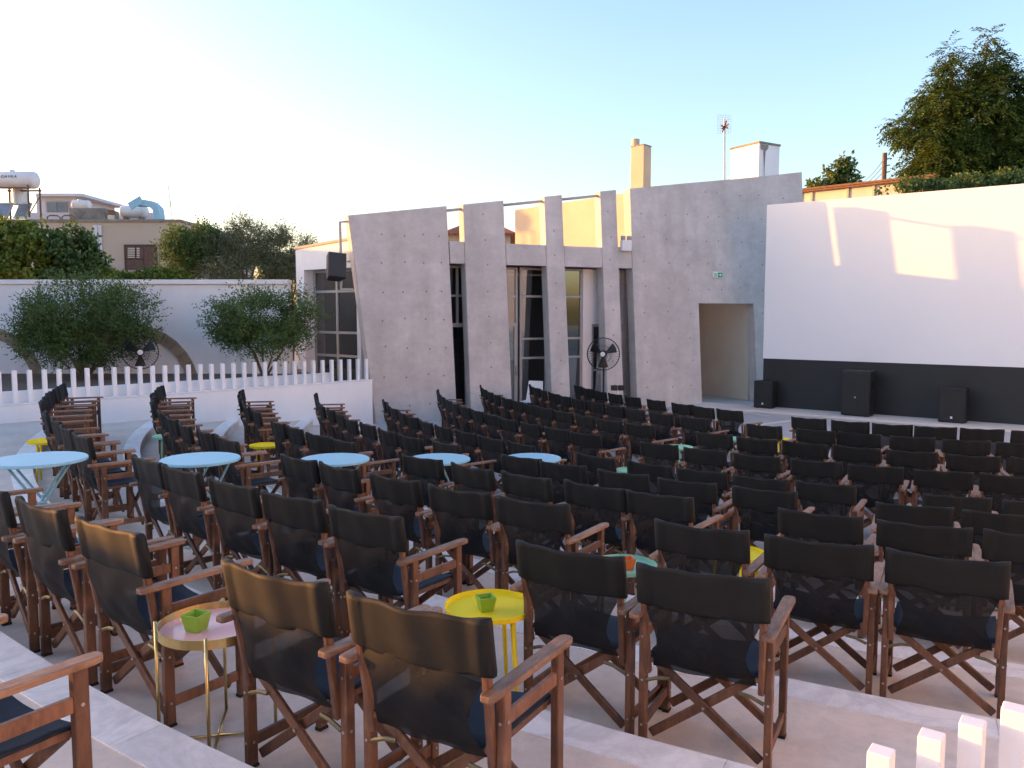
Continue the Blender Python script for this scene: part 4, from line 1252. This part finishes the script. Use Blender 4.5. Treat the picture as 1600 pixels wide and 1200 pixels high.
def pot(pos, z, m, label, rz, s=.078):
    o = empty('square_pot', (pos.x, pos.y, z), rz); tag(o, label, 'pot', 'small square ceramic pots')
    a, b = s * .39, s * .56; h = s * .92; t = .006
    mb = MB()
    def ring(q, zz): return [(-q, -q, zz), (q, -q, zz), (q, q, zz), (-q, q, zz)]
    mb.add(ring(a, 0) + ring(b, h) + ring(b - t, h) + ring(a - t, .008),
           [(3, 2, 1, 0)] + [(i, (i + 1) % 4, 4 + (i + 1) % 4, 4 + i) for i in range(4)] + [(4 + i, 4 + (i + 1) % 4, 8 + (i + 1) % 4, 8 + i) for i in range(4)] +
           [(8 + i, 8 + (i + 1) % 4, 12 + (i + 1) % 4, 12 + i) for i in range(4)] + [(12, 13, 14, 15)])
    mb.build('pot_body', m, o)
    MB().box(-a * .96, a * .96, -a * .96, a * .96, .009, .02).build('pot_base', m, o)
    return o
p = polar(16.93, 33.35); tray_table(p, row_z(9), M['yellow'], 'yellow', 'yellow round side table with a lime pot between two near chairs', dia=.46, rz=.8)
pot(p + Vector((-.02, -.03, 0)), row_z(9) + .474, M['lime'], 'lime green square pot on the yellow side table', .35)
p = polar(18.135, 35.2); brass_table(p, row_z(10), 'pink side table with brass rim and legs between two near chairs', .52, .46)
pot(p + Vector((-.06, -.05, 0)), row_z(10) + .497, M['lime'], 'lime green square pot on the pink side table', -.35)
p = polar(15.50, 33.1); tray_table(p, row_z(8), M['mint'], 'mint', 'mint green side table with an orange pot seen between two chair backs')
pot(p + Vector((.01, -.05, 0)), row_z(8) + .474, M['orange'], 'orange square pot on the mint green side table', .25)
p = polar(14.35, 31.6); tray_table(p, row_z(7), M['yellow'], 'yellow', 'yellow side table half hidden behind a near chair back')
p = polar(10.65, 45.6); tray_table(p, 0, M['mint'], 'mint', 'mint green side table peeping out left of a chair in the aisle')
p = polar(9.3, 46.8); tray_table(p, 0, M['mint'], 'mint', 'mint green side table glimpsed between chairs of the third row', .62)
p = polar(8.04, 46.2); tray_table(p, 0, M['mint'], 'mint', 'mint green side table glimpsed between chairs of the second row', .62)
p = polar(6.8, 45.4); tray_table(p, 0, M['yellow'], 'yellow', 'yellow side table in the gap of the front row')
p = polar(14.45, 60.0); tray_table(p, row_z(7), M['yellow'], 'yellow', 'yellow side table among the left chairs of the seventh row')
p = polar(15.6, 61.7); tray_table(p, row_z(8), M['mint'], 'mint', 'mint green side table among the left chairs of the eighth row')
p = polar(17.0, 59.05); tray_table(p, row_z(9), M['yellow'], 'yellow', 'yellow side table among the left chairs of the ninth row')

# ------------------------------------------------------------------ white stair pickets at the lower right
st = empty('stair_fence', (1.1, 2.4, row_z(10))); tag(st, 'short white pickets rising along the stair at the lower right corner', 'fence')
ti = Matrix.Translation(-Vector(st.location))
ax = Vector((.80, -.60, 0)); bx_ = Vector((.60, .80, 0))
tops = [(1383, 1168), (1462, 1143), (1526, 1123), (1592, 1101), (1664, 1076)]
for i, (x, y) in enumerate(tops):
    Yd = 1.92
    c = at(x - 6, y + 4, Yd); zt = c.z
    vs = []
    for zz in (.90, zt):
        for (u, v_) in ((-.027, -.027), (.027, -.027), (.027, .027), (-.027, .027)):
            q = Vector((c.x, c.y, 0)) + ax * u + bx_ * v_; vs.append((q.x, q.y, zz))
    q = MB().hexa(vs).build('picket', M['white'], st, bevel=.003); q.matrix_parent_inverse = ti
c0 = at(1330, 1180, 1.92); c1 = at(1720, 1060, 1.92)
vs = [(c0.x, c0.y - .12, .5), (c1.x, c1.y - .12, .5), (c1.x, c1.y + .10, .5), (c0.x, c0.y + .10, .5), (c0.x, c0.y - .12, 1.0), (c1.x, c1.y - .12, 1.15), (c1.x, c1.y + .10, 1.15), (c0.x, c0.y + .10, 1.0)]
q = MB().hexa(vs).build('stringer', M['white'], st); q.matrix_parent_inverse = ti
print('chairs', nchair, 'objects', len(bpy.data.objects))
